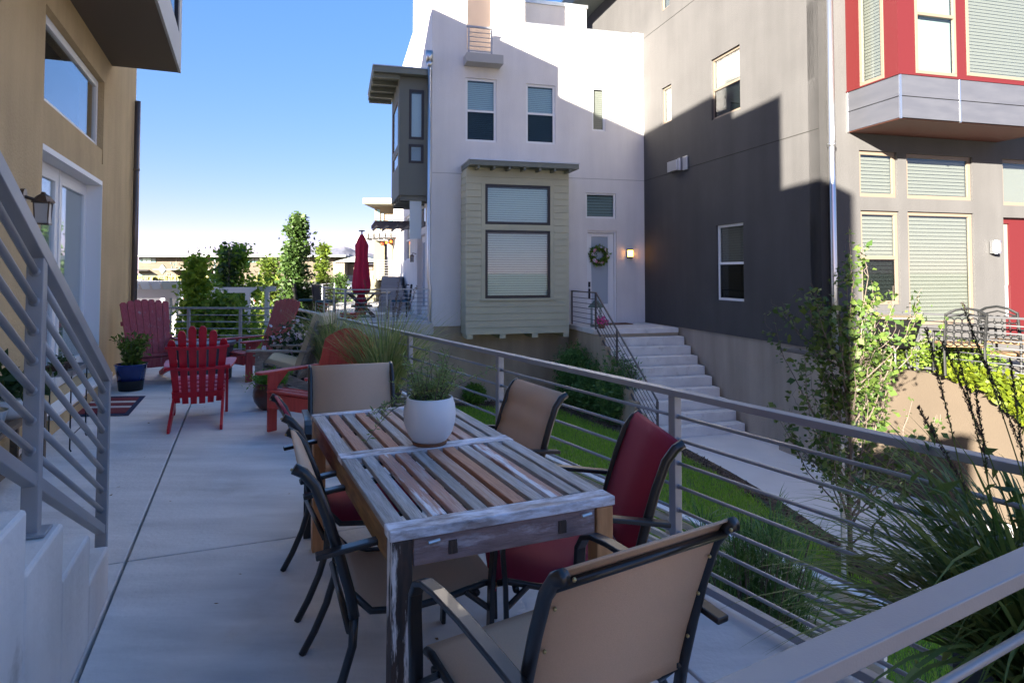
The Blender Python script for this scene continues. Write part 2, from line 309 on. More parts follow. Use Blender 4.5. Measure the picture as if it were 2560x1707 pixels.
PB=M(); PB.prism(patio_poly(.02),-.45,-.06); patio=struct(PB.build('patio',mat('joint_dirt',(.05,.045,.04),.95)))
wb=M(); wb.prism(patio_poly(.10),GZ-.1,-.46); wb.build('retaining_wall',BEIGE,patio)
JW=-.545
for k,(wa,wbb) in enumerate(((WX-.1,JW),(JW,1.55),(1.55,6))):
    cuts=[-1.5,.25,3.91,7.57,11.23,20]
    for i in range(5):
        p=patio_poly()
        p=clip(p,wv,wbb-.007); p=clip(p,(-wv[0],-wv[1]),-wa-.007); p=clip(p,hv,cuts[i+1]-.006); p=clip(p,(-hv[0],-hv[1]),-cuts[i]-.006)
        if len(p)>2:
            b=M(); b.prism(p,-.12,0 if k else -.001*i); b.build('slab',CONC,patio,bev=.006)
# ================================================================ PATIO RAILING
def railing(t,P,h=.914,nb=7,top=.786,pitch=.1105,zb=.03,wid=.055,posts=True,mm=GREY):
    """P: list of local xy points; posts at every point"""
    for i,p in enumerate(P):
        if posts:
            d=(Vector(P[min(i+1,len(P)-1)])-Vector(P[max(i-1,0)])).normalized(); T=Matrix.Translation((p[0],p[1],0))@Matrix.Rotation(math.atan2(d.y,d.x),4,'Z')
            M().box(-.022,.022,-.022,.022,0,h-.031,T).build('post',mm,t,bev=.003)
    for i in range(len(P)-1):
        a=Vector(P[i]);b=Vector(P[i+1]); d=(b-a); Ls=d.length; T=Matrix.Translation((a.x,a.y,0))@Matrix.Rotation(math.atan2(d.y,d.x),4,'Z')
        M().box(-.001,Ls+.001,-wid/2,wid/2,h-.03,h,T).build('top_rail',mm,t,bev=.003)
        M().box(.023,Ls-.023,-.02,.02,zb,zb+.035,T).build('bottom_rail',mm,t,bev=.003)
        for k in range(nb):
            z=top-k*pitch; m=M().tube([T@Vector((.02,0,z)),T@Vector((Ls-.02,0,z))],.0085,8)
            for e in (.023,Ls-.023): m.tube([T@Vector((e-.006,0,z)),T@Vector((e+.006,0,z))],.0125,8)
            m.build('bar',mm,t,smooth=True)
t=thing('patio_railing','long grey steel railing with round bars along the right and far patio edges','railing')
PL=[(C_near.x,C_near.y)]+[tuple(FD.w(RN,q)[:2]) for q in QP]
farl=gz(345,771,.914); nfar=3
v0=Vector((C_far.x,C_far.y)); v1=Vector((C_hl.x+.12,C_hl.y-.05))
PL+=[tuple(v0.lerp(v1,k/nfar)) for k in range(1,nfar+1)]
railing(t,PL)
t=thing('handrail','thick grey steel handrail and bars crossing the bottom right corner in the foreground','railing')
rr=FD.l(gz(2560,1361,.914)).y
a=FD.w(RN,rr-.02)
railing(t,[tuple(FD.w(x,rr-.03)[:2]) for x in (-1.6,.15,RN-.02)],wid=.058,top=.765,pitch=.1105)
t=thing('shade_blocker','added unseen yellow stucco wall behind the viewpoint that shades the near handrail and grass','wall',0,0,0,22.16)  # added, unseen wall that throws shade on the near handrail and grass
M().box(-3.4,.35,-1.62,-1.46,GZ,2.5).build('stucco_wall',YEL,t); M().box(-3.42,.38,-1.65,-1.43,2.501,2.55).build('blocker_cap',STEPC,t)
# ================================================================ ENTRY STAIR left foreground
t=thing('entry_stair','white painted concrete steps going down to the patio at the left edge','stairs',0,0,0,22.16)
def hy(Yw,x): return (Yw-x*FH.s)/FH.c
SX=-.557; ys=[hy(Y,SX) for Y in (3.04,2.66,2.26,1.87)]; zs=[.235,.435,.63,.815]
ys2=ys+[ys[-1]-.42,ys[-1]-.84]; zs2=zs+[1.01,1.2]
for i in range(6):
    y1=ys2[i]; y0=ys2[i+1] if i<5 else -1.2
    M().box(-1.70,SX,y0,y1,0.002,zs2[i]).build('step',mat('stair_concrete',(.80,.79,.78),.8,col2=(.73,.72,.71),nscale=3,ndet=8,bump=.35,bscale=30,col3=(.42,.40,.38),c3=(.62,.78),s3=4,streak=(3,3,.5,.16)),t,bev=.012)
t=thing('stair_railing','sloping dark grey steel stair railing at the left edge beside the white steps','railing',0,0,0,22.16)
XR=-.63; A=hit(FH,0,XR,262,941); Bp=hit(FH,0,XR,94,630); sl=(Bp.z-A.z)/(Bp.y-A.y)
zr=lambda y:A.z+(y-A.y)*sl
ph=math.atan(sl)
def sbar(name,y0,y1,off,hw,hh,m=GREY):
    b=M(); vs=[]
    for y in (y0,y1):
        for x,z in ((-hw,-hh),(hw,-hh),(hw,hh),(-hw,hh)): vs.append((XR+x,y,zr(y)+off+z))
    b.add(vs,[(0,1,2,3),(7,6,5,4),(0,4,5,1),(1,5,6,2),(2,6,7,3),(3,7,4,0)]); return b.build(name,m,t,bev=.003)
yt=-0.9
M().box(XR-.024,XR+.024,A.y-.024,A.y+.024,0,A.z-.02).build('post',GREY,t,bev=.003)
M().box(XR-.024,XR+.024,Bp.y-.024,Bp.y+.024,.632,Bp.z-.02).build('post',GREY,t,bev=.003)
M().box(XR-.05,XR+.05,Bp.y-.05,Bp.y+.05,.632,.642).build('base_plate',GREY,t,bev=.003)
sbar('top_rail',yt,A.y+.045,0,.026,.03)
for k in range(7):
    off=-(.075+.0957*k)
    for y0,y1 in ((yt,Bp.y-.02),(Bp.y+.02,A.y-.02)):
        m=M().tube([(XR,y0,zr(y0)+off),(XR,y1,zr(y1)+off)],.0115,10)
        if y0>0: m.tube([(XR,y0-.004,zr(y0)+off),(XR,y0+.01,zr(y0)+off)],.016,10)
        m.tube([(XR,y1-.01,zr(y1)+off),(XR,y1+.006,zr(y1)+off)],.016,10); m.build('bar',GREY,t,smooth=True)
sbar('bottom_rail',yt,A.y-.02,-.745,.02,.022)
# ================================================================ DINING TABLE
TZ=.714; tb=thing('dining_table','weathered slatted wooden dining table with peeling white and red paint','table',-.366,2.918,0,24.2)
TW,TL=.77,1.775; hw=TW/2; hl=TL/2
pat=[[0,3,1,3,0,4,1,2,2,0,0],[1,0,5,2,1,4,3,0,5,1,0]]     # far half, near half (left to right)
for half in (0,1):
    y0,y1=((.052,hl-.062) if half==0 else (-hl+.082,-.052)); pw=TW/11
    for i in range(11):
        x0=-hw+i*pw+ (0.0 if i==0 else .0108); x1=-hw+(i+1)*pw-(0 if i==10 else .0108)
        j=random.uniform(-.0015,.0015)
        M().box(x0,x1,y0,y1,TZ-.022+j,TZ+j).build('slat',WD[pat[half][i]],tb,bev=.003)
M().box(-hw-.004,hw+.004,-hl,-hl+.08,TZ-.03,TZ+.001).build('end_board',WFR,tb,bev=.004)
M().box(-hw-.004,hw+.004,hl-.06,hl,TZ-.03,TZ+.001).build('end_board',WFR,tb,bev=.004)
for y in (-.025,.025): M().box(-hw-.002,hw+.002,y-.0235,y+.0235,TZ-.026,TZ+.001).build('middle_board',wood('grey_plank_x',(.34,.30,.265),(.22,.20,.18),(.52,.50,.50)) if 0 else WFR,tb,bev=.003)
for x in (-1,1): M().box(x*hw-x*.004,x*(hw-.026),-hl+.06,hl-.055,TZ-.115,TZ-.024).build('apron',WAPR,tb,bev=.003)
M().box(-hw+.07,hw-.07,-hl+.012,-hl+.035,TZ-.115,TZ-.032).build('apron',mat('front_apron_wood',(.36,.25,.235),.6,col2=(.24,.16,.15),nscale=5,stretch=(2,8,8),bump=.5,bscale=14,col3=(.62,.54,.56),c3=(.56,.70),s3=2),tb,bev=.003)
M().box(-hw+.07,hw-.07,hl-.035,hl-.012,TZ-.115,TZ-.032).build('apron',WFR,tb,bev=.003)
for x in (-.33,0,.33): M().box(x-.02,x+.02,-hl+.09,hl-.07,TZ-.07,TZ-.026).build('stretcher',WLEGD,tb)
for sx in (-1,1):
    for sy in (-1,1):
        M().box(sx*(hw-.002),sx*(hw-.066),sy*(hl-.004),sy*(hl-.068),0,TZ-.032).build('leg',WLEGD if (sx<0 and sy<0) else WLEG,tb,bev=.004)
for x in (-.255,.275):
    M().tube([(x-.018,-hl-.002,TZ-.047),(x+.018,-hl-.002,TZ-.043)],.006,8).build('hook',GALV,tb)
    M().box(x+.05 if x<0 else x-.10,x+.078 if x<0 else x-.072,-hl+.006,-hl+.0125,TZ-.095,TZ-.055).build('slot',WLEGD,tb)
# ================================================================ SLING CHAIRS
def sling_chair(name,label,m,quilt=False):
    t=thing(name,label,'chair',group='patio chairs around the dining table')
    X=.262
    back=[(.365,.862),(.335,.845),(.30,.80),(.262,.70),(.225,.58),(.19,.45),(.175,.37)]
    leg=back[-1:]+[(.18,.28),(.21,.18),(.255,.08),(.30,0)]
    for sx in (-1,1):
        M().tube([(sx*X,y,z) for y,z in back],.0155,10,flat=1.15).build('back_post',CHF,t,smooth=True)
        M().tube([(sx*X,y,z) for y,z in leg],.0145,10).build('rear_leg',CHF,t,smooth=True)
        rail=[(.19,.45),(.12,.375),(0,.36),(-.15,.375),(-.27,.40),(-.305,.395)]
        M().tube([(sx*(X-.012),y,z) for y,z in rail],.012,8).build('seat_rail',CHF,t,smooth=True)
        arm=[(-.27,0),(-.275,.2),(-.28,.40),(-.29,.52),(-.285,.575),(-.26,.615),(-.215,.632),(-.14,.636),(0,.628),(.14,.612),(.30,.592)]
        M().strip(arm,sx*(X+.012),sx*(X+.052),.017).build('arm',CHF,t,bev=.004)
        M().tube([(sx*X,-.2,.385),(sx*(X+.03),-.275,.33)],.01,6).build('brace',CHF,t)
        rv_=M()
        for k in range(5):
            f=.06+k*.2; i=f*(len(back)-2); j=int(i); fr=i-j; y=back[j+1][0]*fr+back[j][0]*(1-fr); z=back[j+1][1]*fr+back[j][1]*(1-fr)
            rv_.ball((sx*(X-.022),y+.014,z-.004),.005,5)
        rv_.build('rivet',BRASS,t,smooth=True)
    M().tube([(-X,.333,.828),(X,.333,.828)],.011,8).build('crossbar',CHF,t,smooth=True)
    M().tube([(-X,.19,.33),(X,.19,.33)],.012,8).build('crossbar',CHF,t,smooth=True)
    M().tube([(-X,-.24,.375),(0,-.235,.355),(X,-.24,.375)],.012,8).build('crossbar',CHF,t,smooth=True)
    b=[(.352,.868),(.338,.862),(.318,.83),(.285,.75),(.25,.655),(.218,.56),(.192,.47),(.183,.43)]
    if quilt:
        bb=[]
        for i in range(len(b)-1):
            for k in range(4):
                f=k/4; y=b[i][0]*(1-f)+b[i+1][0]*f; z=b[i][1]*(1-f)+b[i+1][1]*f; bb.append((y-(.008*abs(math.sin((z-.43)*math.pi/.108))),z))
        b=bb
    M().strip(b,-X+.012,X-.012,.006).build('back_sling',m,t,smooth=True)
    s_=[(.17,.44),(.13,.385),(.06,.362),(-.05,.352),(-.17,.372),(-.27,.402),(-.318,.398),(-.326,.380),(-.31,.365)]
    M().strip(s_,-X+.02,X-.02,.006).build('seat_sling',m,t,smooth=True)
    return t
def face(o,x,y,fx,fy,s=1):      # front is local -y ; (x,y) is the middle of the top of the back
    a=math.atan2(fy,fx)+math.pi/2; o.rotation_euler=(0,0,a)
    off=Matrix.Rotation(a,3,'Z')@Vector((0,.35,0)); o.location=(x-off.x,y-off.y,0); return o
ch=sling_chair('patio_chair','tan sling chair in the foreground, its back to the camera',TANS); A0=ch
face(ch,.318,1.50,-.538,.843)
ch=sling_chair('patio_chair','tan sling chair on the left side of the table, nearest to the camera',TANS); face(ch,-.765,2.33,.93,.36)
ch=sling_chair('patio_chair','dark red sling chair on the left side of the table behind the tan one',REDS); face(ch,-1.07,3.05,.90,.43)
ch=sling_chair('patio_chair','dark red sling chair on the right side of the table beside the railing',REDS); face(ch,.575,2.64,-.99,-.10)
ch=sling_chair('patio_chair','tan quilted sling chair on the right side of the table at its far corner',TANS,True); face(ch,.144,3.565,-.893,-.45)
ch=sling_chair('patio_chair','tan sling chair at the far table end facing the camera in front of the grasses',TANS); face(ch,-1.07,4.39,.33,-.94)
# ================================================================ POTS AND PLANTS
def potted(label,x,y,z,prof,m,soilr,soilz,name='potted_plant',cat='potted plant',n=32,group=None):
    t=thing(name,label,cat,x,y,z,group=group); M().lathe(prof,n=n).build('pot',m,t,smooth=True)
    M().lathe([(soilr,soilz-.01),(soilr,soilz),(.001,soilz+.008)],n=16).build('soil',SOIL,t); return t
P=gz(1072,1113,TZ)
t=potted('white ceramic pot of straggly rosemary standing on the dining table',P.x,P.y+.03,TZ,[(.001,.012),(.062,.012),(.075,.018),(.098,.05),(.114,.10),(.117,.14),(.112,.175),(.104,.20),(.100,.208),(.096,.208),(.094,.195),(.10,.16)],CERW,.098,.18)
M().lathe([(.001,0),(.074,0),(.078,.012),(.074,.014),(.001,.014)],n=32).build('saucer',TERR,t,smooth=True)
st=M(); C=[]
def sprig(p0,d0,L,grav,leafn=30,seg=8):
    p=Vector(p0); d=Vector(d0).normalized(); pp=[p.copy()]
    for i in range(seg):
        d=(d+Vector((random.gauss(0,.12),random.gauss(0,.12),random.gauss(0,.08)-grav))).normalized(); q=p+d*L/seg
        for k in range(leafn//seg): C.append(tuple(p.lerp(q,random.random())))
        p=q; pp.append(p.copy())
    st.tube(pp,.0022,4,r1=.0008)
for i in range(46):
    a=random.uniform(0,6.28); r=random.uniform(0,.07); sprig((r*math.cos(a),r*math.sin(a),.185),(math.cos(a)*.4,math.sin(a)*.4,1),random.uniform(.08,.24),.01,60)
for d,L,g_ in (((-.9,.1,.35),.24,.16),((-.85,-.25,.3),.30,.2),((-.7,.0,.5),.22,.22),((.6,.2,.8),.32,.09),((.5,.1,1),.18,.05),((-.2,.3,1),.16,0),((-.1,0,1),.23,0),((-.9,-.1,.2),.2,.22)): sprig((d[0]*.06,d[1]*.06,.185),d,L,g_,70)
st.build('stem',BARK,t); quads('foliage',leaves(np.array(C),.022,.22,up=.15),L_ROS,t)
# brown pot with herbs
P=gz(667,1027,0)
prof=[(.001,0),(.10,0),(.125,.02),(.175,.09),(.19,.15),(.182,.21),(.165,.25),(.15,.268),(.158,.275),(.16,.285),(.145,.285),(.14,.26)]
for i in range(3): pass
t=potted('round brown glazed pot of bright green herbs beside the orange-red chair',P.x,P.y+.12,0,prof,mat('brown_glaze',(.10,.045,.028),.3,col2=(.07,.032,.022),nscale=3,coat=.4),.15,.25)
for z in (.185,.2,.215,.23): M().lathe([(.19-.9*abs(z-.15)*.2,z-.004),(.196-.9*(z-.15)*.2,z),(.19-.9*abs(z-.15)*.2,z+.004)],n=32).build('groove_ring',MATS['brown_glaze'],t,smooth=True)
Cc=rng.normal(size=(2600,3))*[.075,.075,.035]+[0,0,.32]; quads('foliage',leaves(Cc,.035,.3,up=.6),L_HERB,t)
# blue pot
P=gz(311,978,0)
t=potted('blue and black glazed pot with a small lime green shrub by the yellow wall',P.x+.02,P.y+.1,0,[(.001,0),(.135,0),(.15,.12),(.155,.125)],PBLK,.1,.10,n=32)
M().lathe([(.151,.125),(.172,.27),(.178,.275),(.178,.31),(.192,.318),(.192,.33),(.172,.33),(.168,.28)],n=32).build('glazed_rim',mat('cobalt_glaze',(.01,.035,.25),.15,col2=(.01,.015,.06),nscale=2,coat=.6),t,smooth=True)
M().lathe([(.17,.28),(.001,.29)],n=16).build('soil',SOIL,t)
st=M(); C=[]
for i in range(9):
    a=random.uniform(0,6.28); p=[Vector((0,0,.28))]; d=Vector((math.cos(a)*.5,math.sin(a)*.5,1)).normalized()
    for k in range(6): p.append(p[-1]+d*.065); d=(d+Vector((random.gauss(0,.2),random.gauss(0,.2),.05))).normalized(); C+=[tuple(p[-1]+Vector((random.gauss(0,.04),random.gauss(0,.04),random.gauss(0,.03)))) for _ in range(16)]
    st.tube(p,.006,5,r1=.002)
st.build('stem',BARK,t); quads('foliage',leaves(np.array(C),.055,.45,up=.2),L_LIME,t)
# petunias
P=gY(742,905,8.75)
t=potted('pot of white petunias behind the grey wooden chair',P.x,P.y,0,[(.001,0),(.13,0),(.17,.30),(.18,.32),(.16,.32)],PBLK,.16,.3)
Cc=rng.normal(size=(1800,3))*[.17,.14,.13]+[0,0,.5]; Cc[:,2]=Cc[:,2].clip(.18,.85); quads('foliage',leaves(Cc,.05,.5),L_DG,t)
def petals(Cn,r,up=.2):
    out=[]
    for c in Cn:
        nrm=rng.normal(size=3); nrm[1]-=1.2; nrm[2]+=up; nrm/=np.linalg.norm(nrm); e=np.cross(nrm,[0,0,1.]); e/=np.linalg.norm(e); f=np.cross(nrm,e); rr=r*rng.uniform(.7,1.15)
        for k in range(5):
            a=k*1.2566+.3; b=a+.55; a2=a-.55
            out.append([c-nrm*rr*.3,c+(e*math.cos(a2)+f*math.sin(a2))*rr*.8,c+(e*math.cos(a)+f*math.sin(a))*rr*1.05,c+(e*math.cos(b)+f*math.sin(b))*rr*.8])
    return np.array(out)
Cc=rng.normal(size=(85,3))*[.19,.08,.15]+[0,-.12,.56]; quads('flower',petals(Cc,.032),PETW,t)
# tall grasses by the railing
def grass_pot(label,x,y,n,L,lean,plumes=8,pot=.16,ph_=.30,w=.009,mt=L_GR,name='ornamental_grass',square=False,curl=1.0):
    t=thing(name,label,'ornamental grass',x,y,0)
    if square: M().box(-pot,pot,-pot,pot,0,ph_).build('planter',PBLK,t,bev=.01)
    else: M().lathe([(.001,0),(pot*.8,0),(pot,ph_),(pot*1.06,ph_+.01),(pot*.95,ph_+.01)],n=24).build('pot',PBLK,t,smooth=True)
    quads('blade_clump',blades((0,0,ph_-.03),n,L,w,pot*.8,lean,7,curl),mt,t)
    out=[];stp=M()
    for i in range(plumes):
        a=random.uniform(0,6.28); tl=random.uniform(.05,lean*.6); l=L*random.uniform(.95,1.25); d=Vector((math.cos(a)*math.sin(tl),math.sin(a)*math.sin(tl),math.cos(tl)))
        p0=Vector((0,0,ph_)); p1=p0+d*l*.75; p2=p0+d*l+Vector((0,0,-.04)); stp.tube([p0,p1,p2],.0022,4,r1=.001)
        c=np.array([tuple(p1.lerp(p2,random.random())) for _ in range(90)])+rng.normal(size=(90,3))*.004; out.append(leaves(c,.018,.25,up=.6))
    if plumes: stp.build('stalk',L_PL,t); quads('plume',np.concatenate(out),L_PL,t)
    return t
grass_pot('tall green ornamental grass in a black pot, nearer clump by the railing behind the tan chair',-1.25,6.5,850,1.0,.62,9,w=.011)
grass_pot('tall straw tinted ornamental grass behind the orange-red chair, farther clump by the railing',-2.2,8.1,560,.95,.5,8,w=.010)
# big grass right
t=grass_pot('large dark ornamental grass in a black planter at the right edge behind the handrail',1.50,1.86,900,.80,1.05,0,.17,.36,.016,L_GRD,square=True,curl=1.7)
out=[];stp=M()
for u_,v_ in ((2290,820),(2350,855),(2385,870),(2430,760),(2445,900),(2395,960),(2540,905),(2265,1010)):
    p2=gY(u_,v_,1.9)-Vector((1.5,1.86,0)); p2.y=(p2.y+random.uniform(-.1,.15)); p0=Vector((random.uniform(-.12,.12),random.uniform(-.1,.1),.36)); p1=p0.lerp(p2,.62)+Vector((0,0,.05)); q=p1.lerp(p2,.5)+Vector((0,0,.012))
    stp.tube([p0,p0.lerp(p1,.5)+Vector((0,0,.03)),p1,q,p2],.0022,5,r1=.0012)
    c=np.array([tuple(p1.lerp(p2,random.random()**.8)) for _ in range(300)])+rng.normal(size=(300,3))*.002; out.append(leaves(c,.0085,.35,up=2.2))
stp.build('stalk',L_GRD,t); quads('plume',np.concatenate(out),mat('dark_plume',(.035,.022,.022),.8,col2=(.07,.04,.035),island=True),t)
quads('leaf_clump',leaves(rng.normal(size=(500,3))*[.2,.16,.16]+[.1,0,.62],.07,.25,up=.3),L_GRD,t)
# ================================================================ ADIRONDACK CHAIRS
def adirondack(label,m,nsl=7,gap=.006,topH=.98,arch=.05,cut='chamfer',curved=False,W=.54,seat=6,group='adirondack chairs around the fire table'):
    t=thing('adirondack_chair',label,'adirondack chair',group=group); hw=W/2
    for sx in (-1,1):
        b=M(); vs=[(-.33,.245),(-.33,.365),(.06,.27),(.62,.045),(.62,0),(.52,0),(.02,.16)]
        T=Matrix(((0,0,1,0),(1,0,0,0),(0,1,0,0),(0,0,0,1)))
        b.prism(vs,sx*(hw-.05),sx*(hw-.025),T); b.build('side_rail',m,t,bev=.003)
        M().box(sx*(hw-.022),sx*(hw+.006),-.33,-.235,0,.535).build('leg',m,t,bev=.004)
        ax=hw+.015; sh=[(-.41,-.035),(-.43,0),(-.42,.05),(-.38,.07),(-.1,.062),(.2,.035),(.33,.02),(.33,-.03),(0,-.045),(-.3,-.05)]
        M().prism([(sx*(ax+p[1]),p[0]) for p in sh][::sx],.535,.557).build('arm',m,t,bev=.004)
        M().prism([(-.235,.535),(-.235,.40),(-.10,.535)],sx*(hw-.012),sx*(hw+.006),T).build('arm_bracket',m,t,bev=.002)
        # bolt heads
        M().ball((sx*(hw+.008),-.285,.47),.009,5).build('bolt',GALV,t,smooth=True)
    M().box(-hw+.03,hw-.03,-.352,-.33,.23,.355).build('front_board',m,t,bev=.003)
    sw=.078; 
    for k in range(seat):
        y=-.355+k*(sw+.007); z0=.374-(max(0,y+.2)*.30)-(.004 if k else .006); an=-.03 if k<2 else -.2
        T=Matrix.Translation((0,y+sw/2,z0))@Matrix.Rotation(-(.24 if k>1 else .04),4,'X')
        M().box(-hw+.02,hw-.02,-sw/2,sw/2,0,.02,T).build('seat_slat',m,t,bev=.003)
    rec=.36; Bm=Matrix.Translation((0,.165,.20))@Matrix.Rotation(-rec,4,'X')   # back plane: local z up along back
    bw=(W-.04)/nsl; 
    for i in range(nsl):
        c=(i-(nsl-1)/2); xb=c*bw*.94; xt=c*bw*1.14; H=(topH-.2)/math.cos(rec)-arch*(abs(c)/((nsl-1)/2+1e-6))**2*1.0
        if cut=='dome': H=(topH-.2)/math.cos(rec)-arch*(c/((nsl-1)/2))**2
        g2=gap/2; w0=bw*.94/2-g2; w1=bw*1.14/2-g2; rt=.022
        cy=(-.035*(1-(c/((nsl-1)/2))**2)*-1 if curved else 0)
        if cut=='round': poly=[(xb-w0,0),(xb+w0,0),(xt+w1,H-.05),(xt+w1*.75,H-.018),(xt+w1*.35,H-.003),(xt-w1*.35,H-.003),(xt-w1*.75,H-.018),(xt-w1,H-.05)]
        elif cut=='arch':
            hL=H; e=lambda x:(topH-.2)/math.cos(rec)-arch*(x/(W/2+.02))**2*1.0
            poly=[(xb-w0,0),(xb+w0,0),(xt+w1,e(xt+w1)),(xt,e(xt)),(xt-w1,e(xt-w1))]
        else: poly=[(xb-w0,0),(xb+w0,0),(xt+w1,H-rt),(xt+w1-rt,H),(xt-w1+rt,H),(xt-w1,H-rt)]
        T=Bm@Matrix(((1,0,0,0),(0,0,-1,cy),(0,1,0,0),(0,0,0,1)))
        M().prism(poly,-.01,.01,T).build('back_slat',m,t,bev=.002)
    for zz,ww in ((.10,hw-.03),(.40,hw+.03),(.62,hw+.02)):
        if curved and zz>.2:
            pts_=[(-ww*1.0,.015),(-ww*.6,.045),(0,.06),(ww*.6,.045),(ww,.015),(ww,.045),(ww*.6,.075),(0,.09),(-ww*.6,.075),(-ww,.045)]
            T=Bm@Matrix.Translation((0,0,zz)); M().prism(pts_,-.012,.012,T).build('back_brace',m,t,bev=.003)
        else: M().box(-ww,ww,.012,.036,zz-.03,zz+.03,Bm).build('back_brace',m,t,bev=.003)
    return t
def place(o,x,y,fx,fy): o.location=(x,y,0); o.rotation_euler=(0,0,math.atan2(fy,fx)+math.pi/2)
o=adirondack('bright red adirondack chair with gapped round slats seen from behind, centre of the patio',TREDB,6,.02,.99,.16,'round',True,.52,6); place(o,-3.185,6.73,-.38,.925)
o=adirondack('worn dark red adirondack chair in the left corner against the yellow wall',TREDW,7,.004,1.10,.04,'chamfer',False,.60,6); place(o,-4.90,9.05,.72,-.70)
o=adirondack('worn dark red adirondack chair on the right of the fire table in the far corner',TREDW,7,.004,1.10,.04,'chamfer',False,.60,6); place(o,-3.62,9.35,-.62,-.78)
o=adirondack('orange-red adirondack chair with an arched back facing left behind the tan table chair',TREDO,5,.004,.92,.13,'arch',False,.60,5); place(o,-1.85,6.28,-.52,-.854)
o=adirondack('weathered grey wooden adirondack chair holding a tan cushion in front of the petunias',TGREY,6,.012,.93,.03,'chamfer',False,.56,6); place(o,-2.72,8.15,-.99,.10); gchair=o
cu=thing('seat_cushion','thick tan folded cushion lying on the grey adirondack chair','cushion'); cu.location=o.location; cu.rotation_euler=o.rotation_euler
M().strip([(-.36,.405),(-.30,.43),(-.05,.375),(.14,.325)],-.235,.235,.085).build('seat_pad',CUSH,cu,bev=.03)
M().strip([(.155,.32),(.22,.50),(.32,.76),(.385,.93),(.41,.955),(.45,.94),(.46,.85)],-.225,.225,.07).build('back_pad',CUSH,cu,bev=.025)
# fire table
t=thing('fire_table','round dark grey fire table between the adirondack chairs','fire pit',-4.30,9.15,0)
M().lathe([(.001,0),(.36,0),(.38,.02),(.40,.46),(.42,.48)],n=40).build('base',mat('charcoal_drum',(.06,.06,.068),.6,bump=.2),t,smooth=False)
M().lathe([(.001,.48),(.43,.48),(.44,.50),(.43,.53),(.18,.535),(.17,.52),(.001,.52)],n=40).build('top',mat('slate_top',(.10,.10,.115),.4),t)
# rug
P=[gz(219,992,0),gz(364,990,0),gz(321,1039,0),gz(152,1047,0)]
c0,c1,c2,c3=[Vector((p.x,p.y)) for p in P]; c3=c0+(c2-c1)*1.02; c0=c0+(c0-c1)*.35; c3=c3+(c3-c2)*.35
t=thing('striped_rug','navy rug with red and white stripes lying on the patio near the door','rug',0,0,0)
RR=mat('rug_red',(.17,.018,.03),.95,bump=.5,bscale=200); RWt=mat('rug_white',(.55,.53,.52),.95,bump=.5,bscale=200); RB=mat('rug_navy',(.015,.025,.075),.95,bump=.5,bscale=200)
def rugp(s0,s1,f0,f1,z,m,nm):
    def q(s,f): a=c0.lerp(c1,s); b=c3.lerp(c2,s); p=a.lerp(b,f); return (p.x,p.y)
    M().prism([q(s0,f1),q(s1,f1),q(s1,f0),q(s0,f0)],z,z+.004).build(nm,m,t)
rugp(0,1,0,1,.0005,RB,'border')
edges=[.10,.22,.26,.34,.38,.50,.54,.62,.66,.78,.82,.90]
for i,(a,b) in enumerate([(.10,.27),(.29,.37),(.39,.53),(.55,.63),(.65,.90)]): rugp(.03,.94,a,b,.0046,RWt if i in(1,3) else RR,'stripe')
# bench, pots and stand by the wall (seen through the stair railing)
P=gz(116,1146,0)
t=thing('wooden_bench','low weathered wooden bench against the yellow wall behind the stair railing','bench',0,0,0,22.16); q=FH.l(P)
bx0,bx1=WX+.05,q.x+.02; by0,by1=q.y-1.5,q.y+.02
BW=mat('bench_wood',(.20,.13,.08),.8,col2=(.14,.10,.07),nscale=5,stretch=(9,1.2,9),bump=.4,bscale=14)
for k in range(3):
    w_=(bx1-bx0)/3; M().box(bx0+k*w_+.004,bx0+(k+1)*w_-.004,by0,by1,.41,.44).build('seat_plank',BW,t,bev=.003)
for yy in (by0+.1,by1-.06):
    for xx in (bx0+.03,bx1-.05): M().box(xx-.02,xx+.03,yy-.025,yy+.025,0,.41).build('leg',BW,t,bev=.003)
M().box(bx1-.05,bx1-.03,by0+.1,by1-.06,.12,.17).build('stretcher',BW,t)
t=potted('white bowl planter with broad green leaves on the wooden bench',*FH.w((bx0+bx1)/2,q.y-.55)[:2],.44,[(.001,0),(.09,0),(.13,.05),(.15,.12),(.15,.14),(.14,.14)],CERW,.14,.12)
Cc=rng.normal(size=(130,3))*[.12,.12,.05]+[0,0,.22]; quads('foliage',leaves(Cc,.11,.6,up=.3),L_DG,t)
t=thing('metal_tub','small galvanised tub at the near end of the wooden bench','tub',*FH.w((bx0+bx1)/2,q.y-1.05)[:2],.44); M().lathe([(.001,0),(.10,0),(.13,.14),(.135,.145),(.12,.14),(.09,.01)],n=24).build('bucket',GALV,t,smooth=True)
for k in range(2):
    P=gz(22+k*40,1168-k*14,0); t=thing('shoe',('black shoe under the bench, left one of the pair','black shoe under the bench, right one of the pair')[k],'shoe',P.x,P.y,0,30)
    M().lathe([(.001,0),(.05,0),(.052,.03),(.04,.06),(.02,.075),(.001,.08)],n=14).build('upper',PBLK,t,smooth=True,T=Matrix.Diagonal((.8,2.3,1,1)))
    M().prism([(-.035,-.13),(.035,-.13),(.045,.06),(.03,.13),(-.03,.13),(-.045,.06)],0,.02).build('sole',PBLK,t)
P=FH.l(gz(230,1118,0)); 
t=thing('plant_stand','small black metal stand with a tray top beside the door','plant stand',0,0,0,22.16)
sx0,sx1=WX+.12,WX+.42; sy0,sy1=P.y-.1,P.y+.5; sz=.62
M().box(sx0,sx1,sy0,sy1,sz,sz+.008).build('tray',METL,t)
for a,b,c,d in ((sx0,sx1,sy0,sy0+.01),(sx0,sx1,sy1-.01,sy1),(sx0,sx0+.01,sy0,sy1),(sx1-.01,sx1,sy0,sy1)): M().box(a,b,c,d,sz+.008,sz+.045).build('tray_edge',METL,t)
